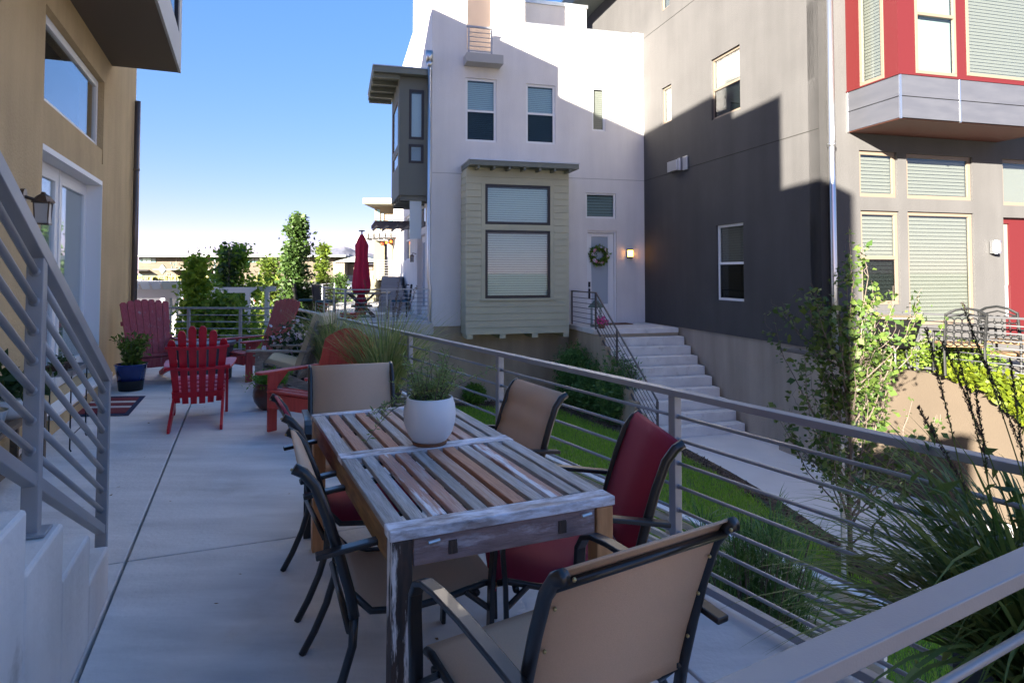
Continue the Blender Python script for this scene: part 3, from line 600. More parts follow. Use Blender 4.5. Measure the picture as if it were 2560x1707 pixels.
for xx in (sx0+.01,sx1-.01):
    for yy in (sy0+.01,sy1-.01): M().tube([(xx,yy,sz),(xx,yy,.02),(xx+.01,yy,0)],.006,6).build('leg',PBLK,t)
for z in (.12,.35): M().tube([(sx1-.01,sy0,z),(sx1-.01,sy1,z)],.005,6).build('brace',PBLK,t)
for k in range(3):
    t=potted(('small dark pot of succulents on the metal stand, nearest to the stair','small dark pot of succulents in the middle of the metal stand','small dark pot of succulents on the metal stand, farthest from the stair')[k],*FH.w((sx0+sx1)/2,sy0+.1+.2*k)[:2],sz+.009,[(.001,0),(.05,0),(.07,.07),(.075,.075),(.06,.075)],mat('dark_clay',(.07,.04,.03),.7),.06,.06,n=16,group='succulent pots on the stand')
    quads('foliage',leaves(rng.normal(size=(60,3))*[.03,.03,.012]+[0,0,.085],.03,.5,up=.4),L_DG,t)
# ================================================================ BUILDING HELPERS
class Mp:
    def __init__(s,kind,fx): s.k=kind; s.f=fx
    def b(s,m,a0,a1,d0,d1,z0,z1):
        if s.k=='y-': return m.box(a0,a1,s.f-d1,s.f-d0,z0,z1)
        if s.k=='x-': return m.box(s.f-d1,s.f-d0,a0,a1,z0,z1)
        return m.box(s.f+d0,s.f+d1,a0,a1,z0,z1)
def wall(par,mp,a0,a1,z0,z1,holes,th,m,name='wall',off=0):
    A=sorted({a0,a1}|{min(max(x,a0),a1) for h in holes for x in h[:2]}); Z=sorted({z0,z1}|{min(max(x,z0),z1) for h in holes for x in h[2:4]}); b=M()
    for j in range(len(Z)-1):
        run=None
        for i in range(len(A)-1):
            ca=(A[i]+A[i+1])/2; cz=(Z[j]+Z[j+1])/2; inside=any(h[0]<ca<h[1] and h[2]<cz<h[3] for h in holes)
            if not inside: run=(run[0],A[i+1]) if run else (A[i],A[i+1])
            if (inside or i==len(A)-2) and run: mp.b(b,run[0],run[1],-th+off,off,Z[j],Z[j+1]); run=None
    return b.build(name,m,par)
def window(par,mp,r,fm,rec=.06,fw=.05,sash=None,blind='slat',pitch=.05,name='window',glass=GLASS,slatm=BLIND,hd=0,lowshade=False,off=0):
    a0,a1,z0,z1=r; f=M(); d0,d1=-rec-.05+off,-rec+off
    mp.b(f,a0+.002,a1-.002,d0,d1,z0+.002,z0+fw); mp.b(f,a0+.002,a1-.002,d0,d1,z1-fw,z1-.002); mp.b(f,a0+.002,a0+fw,d0,d1,z0+fw,z1-fw); mp.b(f,a1-fw,a1-.002,d0,d1,z0+fw,z1-fw)
    w=f.build(name,fm,par,bev=.004)
    if sash: mp.b(M(),a0+fw,a1-fw,d0-.004,d1+.006,sash-fw*.45,sash+fw*.45).build('meeting_rail',fm,w)
    mp.b(M(),a0+fw*.8,a1-fw*.8,d0+.02,d0+.026,z0+fw*.8,z1-fw*.8).build('pane',glass,w)
    if blind=='slat':
        b=M(); z=z1-fw-.03
        while z>z0+fw: mp.b(b,a0+fw*.6,a1-fw*.6,d0-.05,d0-.04,z-pitch*.84,z); z-=pitch
        stuff(b.build('blind',slatm,w)); bk=mat('blind_gap',(.045,.05,.04),.8)
        mp.b(M(),a0+fw*.5,a1-fw*.5,d0-.10,d0-.06,z0+.01,z1-.01).build('backing',bk,w)
    elif blind=='shade': mp.b(M(),a0+fw*.5,a1-fw*.5,d0-.10,d0-.05,z0+.01,z1-.01).build('shade',SHADE,w)
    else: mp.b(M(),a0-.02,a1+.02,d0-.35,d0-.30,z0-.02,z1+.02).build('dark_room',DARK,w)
    if lowshade and sash: mp.b(M(),a0+fw,a1-fw,d0+.03,d0+.033,z0+fw,sash-fw*.4).build('insect_screen',glassmat('insect_screen',(.55,.58,.60),1.2),w)
    return w
def rc(fr,ax,val,*a): return rect(fr,ax,val,*a)
# ================================================================ OUR HOUSE (left, yellow)
H=thing('yellow_house','yellow stucco house with white french doors filling the left edge of the patio','house',0,0,0,22.16)
mp=Mp('x+',WX)
y0w=hit(FH,0,WX,107,356).y; y1w=hit(FH,0,WX,256,453).y
zd=hit(FH,0,WX,255,453).z; zdb=.20
zt=hit(FH,0,WX,262,208).z; zb=hit(FH,0,WX,257.7,412.7).z
yo=hit(FH,0,WX,279.7,164.5); ZOV=yo.z; YOV=yo.y
wall(H,mp,-1.4,AEND,-.45,ZOV+.02,[(y0w,y1w,zdb,zd),(y0w,y1w,zb,zt)],.28,YEL)
zb2=hit(FH,0,WX,255,378).z
M().box(WX-.06,WX-.012,y0w,y1w,zb,zb+.19).build('window_apron',YEL,H)
window(H,mp,(y0w,y1w,zb+.18,zt),WHT,rec=.07,fw=.09,blind='dark',name='window')
# french doors
DR=.17
for k in (0,1):
    ym=(y0w+y1w)/2; a,b=((y0w,ym-.012) if k==0 else (ym+.012,y1w)); f=M()
    mp.b(f,a,a+.13,-DR-.05,-DR,zdb+.01,zd-.06); mp.b(f,b-.13,b,-DR-.05,-DR,zdb+.01,zd-.06); mp.b(f,a+.13,b-.13,-DR-.05,-DR,zd-.21,zd-.06); mp.b(f,a+.13,b-.13,-DR-.05,-DR,zdb+.01,zdb+.25)
    d=f.build('door_leaf',WHT,H,bev=.006); mp.b(M(),a+.12,b-.12,-DR-.03,-DR-.024,zdb+.24,zd-.2).build('pane',GLASS,d)
    bl=M(); z=zd-.23
    while z>zdb+.26: mp.b(bl,a+.14,b-.14,-DR-.048,-DR-.043,z-.011,z); z-=.016
    stuff(bl.build('blind',BLINDW,d)); mp.b(M(),a+.12,b-.12,-DR-.06,-DR-.055,zdb+.24,zd-.2).build('backing',mat('blind_back',(.5,.52,.54),.8),d)
    if k==1: M().tube([(WX-DR,a+.06,1.05),(WX-DR+.06,a+.06,1.05),(WX-DR+.06,a+.16,1.05)],.012,8).build('handle',GALV,d,smooth=True)
f=M(); mp.b(f,y0w+.002,y1w-.002,-.27,.002,zd-.058,zd-.002); mp.b(f,(y0w+y1w)/2-.011,(y0w+y1w)/2+.011,-DR-.045,-DR+.012,zdb,zd-.06); mp.b(f,y1w-.02,y1w-.002,-.27,.003,zdb,zd-.06); f.build('door_frame',WHT,H)
mp.b(M(),y0w-.12,y1w+.02,-.2,.16,zdb-.045,zdb-.002).build('sill',WHT,H,bev=.01); mp.b(M(),y0w-.12,y1w+.02,-.02,.12,-.02,zdb-.05).build('sill_base',YEL,H)
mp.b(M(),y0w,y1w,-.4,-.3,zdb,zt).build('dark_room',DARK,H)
# upper storeys and overhanging bay
wx=lambda p:p
ov=gz(452.4,183.7,ZOV); OX=FH.l(ov).x
M().box(-9.5,WX,YOV-.001,AEND,ZOV+.02,11.15).build('upper_wall',YEL,H)
M().box(-9.5,WX-.002,8.4,YOV-.001,ZOV+.02,11.15).build('upper_wall',YEL,H)
M().box(-9.5,WX-.002,1.8,8.4,ZOV+.02,10.28).build('upper_wall',YEL,H)
M().box(-9.5,WX-.002,-1.42,1.8,ZOV+.02,7.56).build('upper_wall',YEL,H)
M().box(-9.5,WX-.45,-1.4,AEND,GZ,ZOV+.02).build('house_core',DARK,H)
M().box(-9.5,WX-.28,AEND-.02,AEND,GZ,ZOV+.02).build('end_wall',YEL,H); M().box(-9.5,WX-.28,-1.4,-1.38,GZ,ZOV+.02).build('end_wall',YEL,H)
M().box(-9.7,-9.45,-1.4,AEND,GZ,7.5).build('back_wall',YEL,H)
PAN=mat('grey_panel',(.36,.37,.39),.55)
SOF=mat('soffit_brown',(.14,.11,.085),.8)
M().box(WX+.001,OX-.03,1.0,YOV+.02,ZOV,ZOV+.03).build('soffit',SOF,H)
wr=rc(FH,0,OX,433,450.5,441,-60,57); mo=Mp('x+',OX)
wall(H,mo,1.0,YOV+.02,ZOV-.005,9.2,[(wr[0]-1.0,wr[1],wr[2],8.6)],.03,PAN,'bay_wall')
M().box(WX,OX-.03,YOV-.01,YOV+.019,ZOV+.031,9.2).build('bay_end_wall',PAN,H)
window(H,mo,(wr[0]-1.0,wr[1],wr[2],8.6),BLK,rec=.01,fw=.05,blind='dark',name='bay_window')
# downpipe and lantern
pp=gY(340,172,1); 
dp=M(); pr=hit(FH,0,WX+.06,341,400); dp.tube([(WX+.06,pr.y+.03,ZOV-.02),(WX+.06,pr.y+.03,.0)],.045,14)
for z in (ZOV-1.15,1.0): dp.lathe([(.046,z-.02),(.05,z-.02),(.05,z+.02),(.046,z+.02)],WX+.06,pr.y+.03,14)
dp.build('downpipe',DPIPE,H,smooth=True)
P=hit(FH,0,WX+.14,104,520); ly,lz=P.y,P.z; LT=mat('lantern_bronze',(.10,.075,.06),.4,.6)
b=M(); 
P0=hit(FH,0,WX,72,518); b.tube([(WX,ly-.02,lz+.10),(WX+.03,ly-.02,lz+.10)],.055,14); b.tube([(WX+.02,ly-.02,lz+.09),(WX+.08,ly-.01,lz+.07),(WX+.10,ly,lz+.06)],.014,8)
b.lathe([(.015,lz+.135),(.02,lz+.12),(.05,lz+.10),(.085,lz+.055),(.088,lz+.045)],WX+.15,ly,6)
for i in range(4):
    sx=(-1,1,1,-1)[i]; sy=(-1,-1,1,1)[i]; b.tube([(WX+.15+sx*.055,ly+sy*.055,lz+.05),(WX+.15+sx*.045,ly+sy*.045,lz-.13)],.006,5)
b.box(WX+.095,WX+.205,ly-.055,ly+.055,lz-.14,lz-.13); b.box(WX+.085,WX+.215,ly-.065,ly+.065,lz+.04,lz+.05)
wl=b.build('wall_lantern',LT,H); M().box(WX+.10,WX+.20,ly-.05,ly+.05,lz-.128,lz+.038).build('lantern_glass',mat('frosted_glass',(.45,.44,.42),.4),wl)
# ================================================================ WHITE HOUSE
W=thing('white_house','white stucco house with a sage green siding bay window and a rooftop balcony','house',-2.208,17.93,0,14.86)
mf=Mp('y-',0); F_=lambda *a:rc(FW,1,0,*a)
xR=hit(FW,1,0,1610,400).x; zL=.022
hR=F_(1168,1232.6,1200,-120,127); W1=F_(1164,1241,1202,197,355); W2=F_(1315,1388,1350,212,360); W3=F_(1480,1513,1496,219,328); W4=F_(1464,1539,1501,483,546)
dr=F_(1467,1541,1504,577,800); dr=(dr[0],dr[1],zL+.02,dr[3])
ZT=hit(FW,1,0,1450,80).z; xT=hit(FW,1,0,1312,64).x; ZTOP=12.6
wall(W,mf,0,xT,zL,ZTOP,[(hR[0],hR[1],hR[2],ZTOP-.8),W1],.3,WSTUC)
wall(W,mf,xT,xR,zL,ZT,[W2,W3,W4,dr],.3,WSTUC)
wall(W,mf,0.0,xR,GZ-.2,zL,[],.27,BEIGE,'base_wall',off=-.03)
x15=hit(FW,1,0,1582,85).x; M().box(x15,xR,0,.3,ZT,ZT+.13).build('parapet_end',WSTUC,W)
M().box(xT,x15-.01,-.04,.33,ZT,ZT+.10).build('parapet_cap',METL,W)
M().box(xT+.002,xR,.3,9,4.9,ZT-.35).build('roof_mass',WSTUC,W)
x2=hit(FW,1,2.2,1466,20).x; z2=hit(FW,1,2.2,1400,17).z
M().box(xT-.3,x2,2.2,8,ZT-.4,z2).build('upper_wall',WSTUC,W); M().box(xT-.3,x2+.04,2.15,2.5,z2,z2+.12).build('parapet_cap',METL,W)
# recess behind balcony
M().box(hR[0]-.3,hR[1]+1.2,1.5,1.6,hR[2]-.1,ZTOP-1.9).build('recess_wall',mat('pale_pink_stucco',(.62,.52,.46),.9,bump=.3),W); 
M().box(xT-.25,xT,.3,2.2,hR[2],ZTOP).build('recess_side',WSTUC,W)
for k in range(4): M().box(hR[0]-.6,xT-.26,.45+.42*k,.52+.42*k,ZTOP-1.35,ZTOP-1.15).build('roof_beam',WHT,W)
M().box(.3,xT-.3,.31,1.45,hR[2]-.3,hR[2]-.02).build('recess_floor',METL,W)
for k,(wn_,sh) in enumerate(((W1,1),(W2,1))):
    window(W,mf,wn_,WHT,rec=.04,fw=.065,sash=hit(FW,1,0,1202 if k==0 else 1350,278 if k==0 else 285).z,blind='slat',pitch=.055,slatm=mat('blue_blind',(.42,.52,.55),.7),lowshade=True)
window(W,mf,W3,WHT,rec=.04,fw=.055,pitch=.06); window(W,mf,W4,WHT,rec=.04,fw=.055,pitch=.085,slatm=mat('grey_blind',(.27,.34,.34),.7))
# balcony
bl=hit(FW,1,-.46,1167,153); br=hit(FW,1,-.46,1259,157); btz=hit(FW,1,-.46,1168,130).z
M().box(bl.x,br.x,-.46,-.005,bl.z,btz).build('balcony_slab',mat('painted_slab',(.42,.41,.40),.8),W,bev=.01)
b1=hit(FW,1,-.3,1172,100).x; b2=hit(FW,1,-.3,1229,100).x; rt=hit(FW,1,-.3,1200,70).z
bar=M(); bal=M()
for x in (b1,b2): bal.box(x-.02,x+.02,-.32,-.28,btz,rt)
bal.box(b1-.06,b2+.06,-.33,-.27,rt-.02,rt+.03); 
for k in range(5): bal.tube([(b1,-.3,btz+.1+k*(rt-btz-.12)/5),(b2,-.3,btz+.1+k*(rt-btz-.12)/5)],.012,6)
bal.build('balcony_railing',GREY,W)
# joint line on the stucco
jz=hit(FW,1,0,1600,452).z; M().box(.02,xR-.01,-.006,.0,jz-.008,jz+.008).build('control_joint',mat('joint_grey',(.42,.41,.40),.9),W)  # thin line in a darker grey than the stucco
# siding bay
BD=-.78; xa=hit(FW,1,BD,1166.5,600).x; xb=hit(FW,1,BD,1420.5,600).x; zb0=hit(FW,1,BD,1166,837).z; zbt=hit(FW,1,BD,1166,423).z
tr=rc(FW,1,BD,1203.5,1384,1290,454,748); U=rc(FW,1,BD,1213,1375.5,1290,462.5,562); Lw=rc(FW,1,BD,1213,1375.5,1290,576,745.5)
NB=24; ph2=(zbt-zb0)/NB
def board(x0,x1,y0,y1,z,side=0):
    b=M(); e=.016
    if side==0: vs=[(x0,y0-e,z),(x1,y0-e,z),(x1,y0+.01,z),(x0,y0+.01,z),(x0,y0-.002,z+ph2-.004),(x1,y0-.002,z+ph2-.004),(x1,y0+.01,z+ph2-.004),(x0,y0+.01,z+ph2-.004)]
    else: vs=[(x0-e,y0,z),(x0+.01,y0,z),(x0+.01,y1,z),(x0-e,y1,z),(x0-.002,y0,z+ph2-.004),(x0+.01,y0,z+ph2-.004),(x0+.01,y1,z+ph2-.004),(x0-.002,y1,z+ph2-.004)]
    b.add(vs,[(0,3,2,1),(4,5,6,7),(0,1,5,4),(1,2,6,5),(2,3,7,6),(3,0,4,7)]); b.build('siding_board',OLIVE,W)
for k in range(NB):
    z=zb0+k*ph2; zc=z+ph2/2
    if zc<tr[2] or zc>tr[3]: board(xa-.016,xb+.016,BD,0,z)
    else: board(xa-.016,tr[0]-.003,BD,0,z); board(tr[1]+.003,xb+.016,BD,0,z)
    board(xa,0,BD+.012,-.004,z,1)
mb=Mp('y-',BD)
M().box(xa+.011,xb,BD+.15,-.001,zb0,zbt).build('bay_core',OLIVE,W)
wall(W,mb,tr[0],tr[1],tr[2],tr[3],[U,Lw],.14,OLIVE,'window_trim',off=.012)
M().box(tr[0]-.03,tr[1]+.04,BD-.05,BD-.018,tr[2]-.03,tr[2]+.012).build('sill',OLIVE,W)
BL2=mat('mint_blind',(.66,.73,.66),.6); window(W,mb,U,BLK,rec=-.008,fw=.07,pitch=.06,blind='slat',slatm=BL2); window(W,mb,Lw,BLK,rec=-.008,fw=.07,pitch=.064,blind='slat',slatm=BL2)
rz=hit(FW,1,BD-.45,1174,406).z; rx0=hit(FW,1,BD-.4,1174,406).x; rx1=hit(FW,1,BD-.4,1447,411).x
M().box(rx0,rx1,BD-.42,-.003,zbt+.06,zbt+.19).build('bay_roof',FASC,W); M().box(rx0-.01,rx1+.01,BD-.44,-.002,zbt+.192,zbt+.22).build('roof_flashing',METL,W)
for k in range(7): x=rx0+.25+k*(rx1-rx0-.5)/6; M().box(x-.03,x+.03,BD-.38,BD,zbt-.02,zbt+.058).build('rafter_tail',FASC,W)
M().box(xa+.02,xb-.02,BD+.0,-.003,zbt+.0,zbt+.058).build('roof_plate',OLIVE,W)
for u_ in (1174.5,1256.5,1337,1415): x=hit(FW,1,BD,u_,842).x; M().box(x-.08,x+.08,BD-.014,-.03,zb0-.115,zb0-.003).build('support_block',OLIVE,W)
# front door with wreath and lamp
f=M(); mf.b(f,dr[0],dr[0]+.05,-.28,-.05,dr[2],dr[3]); mf.b(f,dr[1]-.05,dr[1],-.28,-.05,dr[2],dr[3]); mf.b(f,dr[0]+.05,dr[1]-.05,-.28,-.05,dr[3]-.06,dr[3]); f.build('door_frame',WHT,W)
gl=rc(FW,1,.1,1478.5,1520,1500,592,760); f=M(); mf.b(f,dr[0]+.052,gl[0],-.17,-.11,dr[2],dr[3]-.07); mf.b(f,gl[1],dr[1]-.052,-.17,-.11,dr[2],dr[3]-.07); mf.b(f,gl[0],gl[1],-.17,-.11,gl[3],dr[3]-.07); mf.b(f,gl[0],gl[1],-.17,-.11,dr[2],gl[2])
dd=f.build('front_door',WHT,W,bev=.006); mf.b(M(),gl[0]-.01,gl[1]+.01,-.15,-.14,gl[2]-.01,gl[3]+.01).build('frosted_pane',mat('frosted_door',(.40,.46,.52),.25),dd)
mf.b(M(),dr[0]+.08,dr[0]+.13,-.11,-.06,zL+1.05,zL+1.2).build('lock',BLK,dd); mf.b(M(),dr[0]+.085,dr[0]+.12,-.11,-.04,zL+.72,zL+1.0).build('handle',BLK,dd)
Pw=hit(FW,1,-.0,1499.5,638); wr_=thing('wreath','round wreath of green leaves with white and pink flowers hanging on the white front door','wreath',*FW.w(Pw.x,.04)[:2],Pw.z,14.86)
th=rng.uniform(0,6.28,900); rad=.225+rng.normal(size=900)*.035; Cw=np.column_stack([np.cos(th)*rad,rng.normal(size=900)*.025,np.sin(th)*rad])
quads('leaf_ring',leaves(Cw,.07,.5),L_MG,wr_); th=rng.uniform(0,6.28,16); quads('flower',petals(np.column_stack([np.cos(th)*.23,np.full(16,-.07),np.sin(th)*.23]),.05),PETW,wr_); th=rng.uniform(0,6.28,5); quads('pink_flower',petals(np.column_stack([np.cos(th)*.22,np.full(5,-.08),np.sin(th)*.22]),.045),mat('soft_pink',(.7,.3,.36),.6),wr_)
lm=F_(1565.5,1581,1573,623,645); cx=(lm[0]+lm[1])/2
def sconce(par,x,y,z0,z1,r,lit,axis='y'):
    b=M(); b.lathe([(r*1.02,z0),(r*1.02,z0+.04)],x,y,14); b.lathe([(r*1.02,z1-.04),(r*1.02,z1)],x,y,14); b.box(x-r,x+r,y,y+.06,z0,z1) ; s_=b.build('wall_lamp',BLK if lit else GALV,par)
    M().lathe([(r*.93,z0+.041),(r*.93,z1-.041)],x,y,14).build('lamp_glass',mat('lit_amber',(.8,.5,.2),.4,emit=(1,.42,.06,2.2)) if lit else mat('opal_glass',(.20,.19,.195),.3),s_,smooth=False)
sconce(W,cx,-.06,lm[2],lm[3],.085,True)
# left side wall of the white house (facing the neighbour deck)
ms=Mp('x-',0); S_=lambda *a:rc(FW,0,0,*a)
sw1=S_(1044.8,1064,1054,513,573); sd1=S_(1043.6,1063,1053,588,780); sw2=S_(1012.6,1025,1019,540,650); sd2=S_(991,999,995,560,688); FL=EYE-1.32
sd1=(sd1[0],sd1[1],FL,sd1[3]); sd2=(sd2[0],sd2[1],sd2[2],sd2[3])
YE=hit(FW,0,0,983,650).y; yT=hit(FW,0,0,1033,90).y
op=S_(1048,1067,1057,-60,60)
wall(W,ms,.3,YE,GZ,5.6,[sw1,sd1,sw2,sd2],.25,WSTUC,'side_wall')
wall(W,ms,.3,yT,5.6,ZTOP,[(op[0],op[1],op[2],ZTOP-.9)],.25,WSTUC,'side_wall')
zO=hit(FW,0,0,1033,85).z
b=M()
for k in range(14): b.box(-.02,.2,yT,YE,5.6+k*(zO-5.6)/14+.02,5.6+(k+1)*(zO-5.6)/14)
b.build('siding_wall',mat('cream_siding',(.42,.42,.27),.7),W)
M().box(.02,.25,yT,YE,5.6,zO).build('wall_back',OLIVE,W)
M().box(.25,xR,9.0,YE,GZ,zO).build('rear_mass',WSTUC,W); M().box(.6,xR-.01,.5,9,GZ,4.9).build('house_core',DARK,W)
M().box(xR-.3,xR-.01,.3,9,GZ,ZT-.35).build('right_wall',WSTUC,W)
window(W,ms,sw1,WHT,rec=.08,fw=.07,blind='dark'); window(W,ms,sw2,WHT,rec=.06,fw=.06,sash=S_(1012,1025,1019,594,600)[2],blind='dark')
for nm,sd in (('side_door',sd1),('side_door',sd2)):
    f=M(); ms.b(f,sd[0],sd[0]+.12,-.2,-.14,sd[2],sd[3]); ms.b(f,sd[1]-.12,sd[1],-.2,-.14,sd[2],sd[3]); ms.b(f,sd[0]+.12,sd[1]-.12,-.2,-.14,sd[3]-.2,sd[3]); ms.b(f,sd[0]+.12,sd[1]-.12,-.2,-.14,sd[2],sd[2]+.3)
    d=f.build(nm,WHT,W); ms.b(M(),sd[0]+.1,sd[1]-.1,-.18,-.17,sd[2]+.28,sd[3]-.18).build('pane',mat('frosted_door',(.40,.46,.52),.25),d); M().ball((-.0+.12,sd[0]+.1,FL+1.0) if 0 else (.10,sd[0]+.07,sd[2]+1.0),.04,6).build('handle',GALV,d)
for u_,v_ in ((1033,644),(995,585)):
    P=hit(FW,0,-.1,u_,v_); b=M(); b.tube([(0,P.y,P.z+.12),(-.12,P.y,P.z+.15),(-.14,P.y,P.z+.1)],.012,6); b.lathe([(.02,P.z+.1),(.08,P.z+.05),(.08,P.z+.04)],-.14,P.y,6)
    for q_ in ((-.05,-.05),(.05,-.05),(.05,.05),(-.05,.05)): b.tube([(-.14+q_[0],P.y+q_[1],P.z+.04),(-.14+q_[0]*.8,P.y+q_[1]*.8,P.z-.15)],.008,4)
    lw=b.build('wall_lantern',LT,W); M().lathe([(.045,P.z-.14),(.05,P.z+.03)],-.14,P.y,8).build('lantern_glass',MATS['frosted_glass'],lw)
P=hit(FW,0,0,1023,712); M().tube([(0,P.y,P.z),(-.10,P.y,P.z),(-.12,P.y,P.z-.06)],.02,6).tube([(-.09,P.y-.05,P.z+.04),(-.09,P.y+.05,P.z+.04)],.015,6).build('hose_tap',BLK,W)
P=hit(FW,0,0,1035,744); M().box(-.03,0,P.y-.04,P.y+.04,P.z-.06,P.z+.06).build('outlet_box',METL,W)
# grey-green upper bay on the side wall
bx=hit(FW,1,.25,998,300).x; zt_=hit(FW,1,.25,1060,196).z; zl_=hit(FW,1,.25,980,487).z; byE=hit(FW,0,bx,980,300).y
mg=Mp('y-',.25); g1=rc(FW,1,.25,1023,1060.4,1042,225,349); g2=rc(FW,1,.25,1022,1059,1041,361,408.5)
wall(W,mg,bx,-.002,zl_,zt_,[g1,g2],.1,DKOL,'upper_bay_wall'); 
for r_ in (g1,g2): window(W,mg,r_,BLK,rec=-.01,fw=.07,blind='slat',pitch=3,slatm=mat('pale_curtain',(.60,.66,.68),.8))
msd=Mp('x-',bx); h1=rc(FW,0,bx,982.5,995,990,262,375); h2=rc(FW,0,bx,982.5,995,990,385,425)
wall(W,msd,.35,byE,zl_,zt_,[h1,h2],.1,DKOL,'upper_bay_wall')
window(W,msd,h1,TANF,rec=.0,fw=.05,blind='slat',pitch=3); window(W,msd,h2,TANF,rec=.0,fw=.05,blind='dark')
M().box(bx+.1,-.002,.36,byE,zl_,zt_).build('bay_core',DKOL,W)
M().box(bx-.72,-.01,-.02,byE+.35,zt_+.01,zt_+.17).build('bay_roof',FASC,W); M().box(bx-.74,-.008,-.04,byE+.37,zt_+.172,zt_+.20).build('roof_flashing',METL,W)
for k in range(5): M().box(bx-.70,bx,.15+k*(byE)/4,.21+k*byE/4,zt_-.10,zt_+.008).build('rafter_tail',FASC,W)
for k in range(5): M().box(bx+.06,-.01,.30+k*(byE-.3)/4,.38+k*(byE-.3)/4,zl_-.14,zl_-.003).build('bracket',DKOL,W)
# brown trellis under it
P=hit(FW,0,-1.1,956,525); 
for k in range(5):
    y=3.2+k*.55; z=hit(FW,0,-.9,985,507+k*6).z; M().box(-1.35,0,y,y+.09,3.02,3.14).build('trellis_beam',mat('grey_timber',(.16,.14,.14),.8),W)
for k in range(4): M().box(-.25-.33*k,-.31-.33*k,3.0,5.9,2.96,3.018).build('trellis_batten',MATS['grey_timber'],W)
# rain collector and pipe
P=hit(FW,1,-.02,1076,166); cz0=P.z; cz1=hit(FW,1,-.02,1076,131).z
b=M(); b.prism([(-.18,-.16),(-.0,-.16),(-.0,-.01),(-.18,-.01)],cz0+.08,cz1); b.lathe([(.05,cz0-.05),(.10,cz0+.08)],-.08,-.09,8); 
b.tube([(-.08,-.09,cz0),(-.08,-.09,hit(FW,1,-.09,1076,700).z),(-.05,-.09,hit(FW,1,-.09,1076,715).z),(-.05,-.09,GZ)],.05,14); b.build('downpipe',GALV,W,smooth=True)
# ================================================================ TAUPE HOUSE
T_=thing('taupe_house','taupe stucco house with a red and silver bay window on the right','house',5.856,12.41,0,14.86)
mr=Mp('x-',0); SR=lambda *a:rc(FRr,0,0,*a); mfr=Mp('y-',0); FR2=lambda *a:rc(FRr,1,0,*a)
zB=hit(FRr,0,0,2050,873).z
s1=SR(1654,1678,1666,216,308); s2=SR(1777,1849,1813,131,288); s3=SR(1790,1858,1824,560,752); s4=SR(1651.5,1673,1662,-60,24)
YR=hit(FRr,0,0,1466,45).y; HT=10.9
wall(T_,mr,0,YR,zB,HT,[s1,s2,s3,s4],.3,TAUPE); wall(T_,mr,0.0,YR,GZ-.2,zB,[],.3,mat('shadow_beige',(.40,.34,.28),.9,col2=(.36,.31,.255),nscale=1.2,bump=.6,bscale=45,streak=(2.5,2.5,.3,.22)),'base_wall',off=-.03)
for s_,sa in ((s1,0),(s2,212),(s3,658),(s4,0)):
    u_=1813 if s_ is s2 else 1824
    window(T_,mr,s_,TANF if s_ is not s3 else WHT,rec=.05,fw=.06,sash=hit(FRr,0,0,u_,sa).z if sa else None,pitch=.06,lowshade=bool(sa))
for uv in ((1700,28),(1947,351.5)): z=hit(FRr,0,0,*uv).z; mr.b(M(),.02,YR-.02,-.001,.005,z-.008,z+.008).build('control_joint',mat('joint_dark',(.018,.017,.016),.9),T_)
vz=rc(FRr,0,-.0,1679,1709,1694,400,430); b=M(); mr.b(b,vz[0]+.02,vz[0]+.12,0,.12,vz[2],vz[3]); mr.b(b,vz[0]-.25,vz[0]-.02,0,.05,vz[2]-.02,vz[3]+.02); mr.b(b,vz[0]+.12,vz[1],0,.14,vz[2]+.02,vz[3]-.02); b.build('vent_hood',METL,T_,bev=.01)
M().box(-1.0,9,-.3,YR+1.0,HT,HT+.45).build('roof',FASC,T_); M().box(-1.02,9.02,-.32,YR+1.02,HT+.452,HT+.50).build('roof_flashing',METL,T_)
T1=FR2(2147.7,2242,2195,378,493); T2=FR2(2265.7,2430,2348,388,499); T3=FR2(2505.5,2640,2560,400,515); L1=FR2(2151.5,2248,2200,527,762); L2=FR2(2269,2434,2350,531,800); RD=FR2(2508,2640,2560,545,850)
L2=(L2[0],L2[1],.45,L2[3]); RD=(RD[0],RD[1],zB+.15,RD[3])
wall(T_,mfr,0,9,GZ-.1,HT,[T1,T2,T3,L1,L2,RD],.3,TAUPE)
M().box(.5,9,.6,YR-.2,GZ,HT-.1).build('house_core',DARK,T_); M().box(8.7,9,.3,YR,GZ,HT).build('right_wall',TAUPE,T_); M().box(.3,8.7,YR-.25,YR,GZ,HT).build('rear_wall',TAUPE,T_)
for r_,sa,pt in ((T1,0,.07),(T2,0,.07),(T3,0,3),(L1,644,.075),(L2,0,.075)): window(T_,mfr,r_,TANF,rec=.05,fw=.075,sash=hit(FRr,1,0,2200,sa).z if sa else None,pitch=pt,lowshade=bool(sa))
REDP=mat('red_trim',(.065,.004,.005),.55)
f=M(); mfr.b(f,RD[0],RD[1],-.2,-.1,RD[3]-.12,RD[3]); mfr.b(f,RD[0]+.28,RD[1],-.2,-.1,RD[2],RD[3]-.12); mfr.b(f,RD[0],RD[0]+.28,-.2,-.1,RD[2],RD[2]+.35); f.build('red_door',REDP,T_); mfr.b(M(),RD[0]+.02,RD[0]+.27,-.17,-.15,RD[2]+.35,RD[3]-.12).build('sidelight',mat('side_glass',(.30,.31,.33),.3),T_)
lm=FR2(2466.6,2492,2479,602,634); sconce(T_,(lm[0]+lm[1])/2,-.09,lm[2],lm[3],.095,False)
# front pipe at the corner
b=M(); px_=hit(FRr,1,-.09,2074,100).x; b.tube([(px_,-.1,HT),(px_,-.1,hit(FRr,1,-.1,2074,700).z),(px_,-.1,GZ)],.06,16)
for v_ in (362,): zc=hit(FRr,1,-.1,2078,v_).z; b.lathe([(.061,zc-.03),(.075,zc-.03),(.075,zc+.03),(.061,zc+.03)],px_,-.1,16)
b.build('downpipe',GALV,T_,smooth=True)
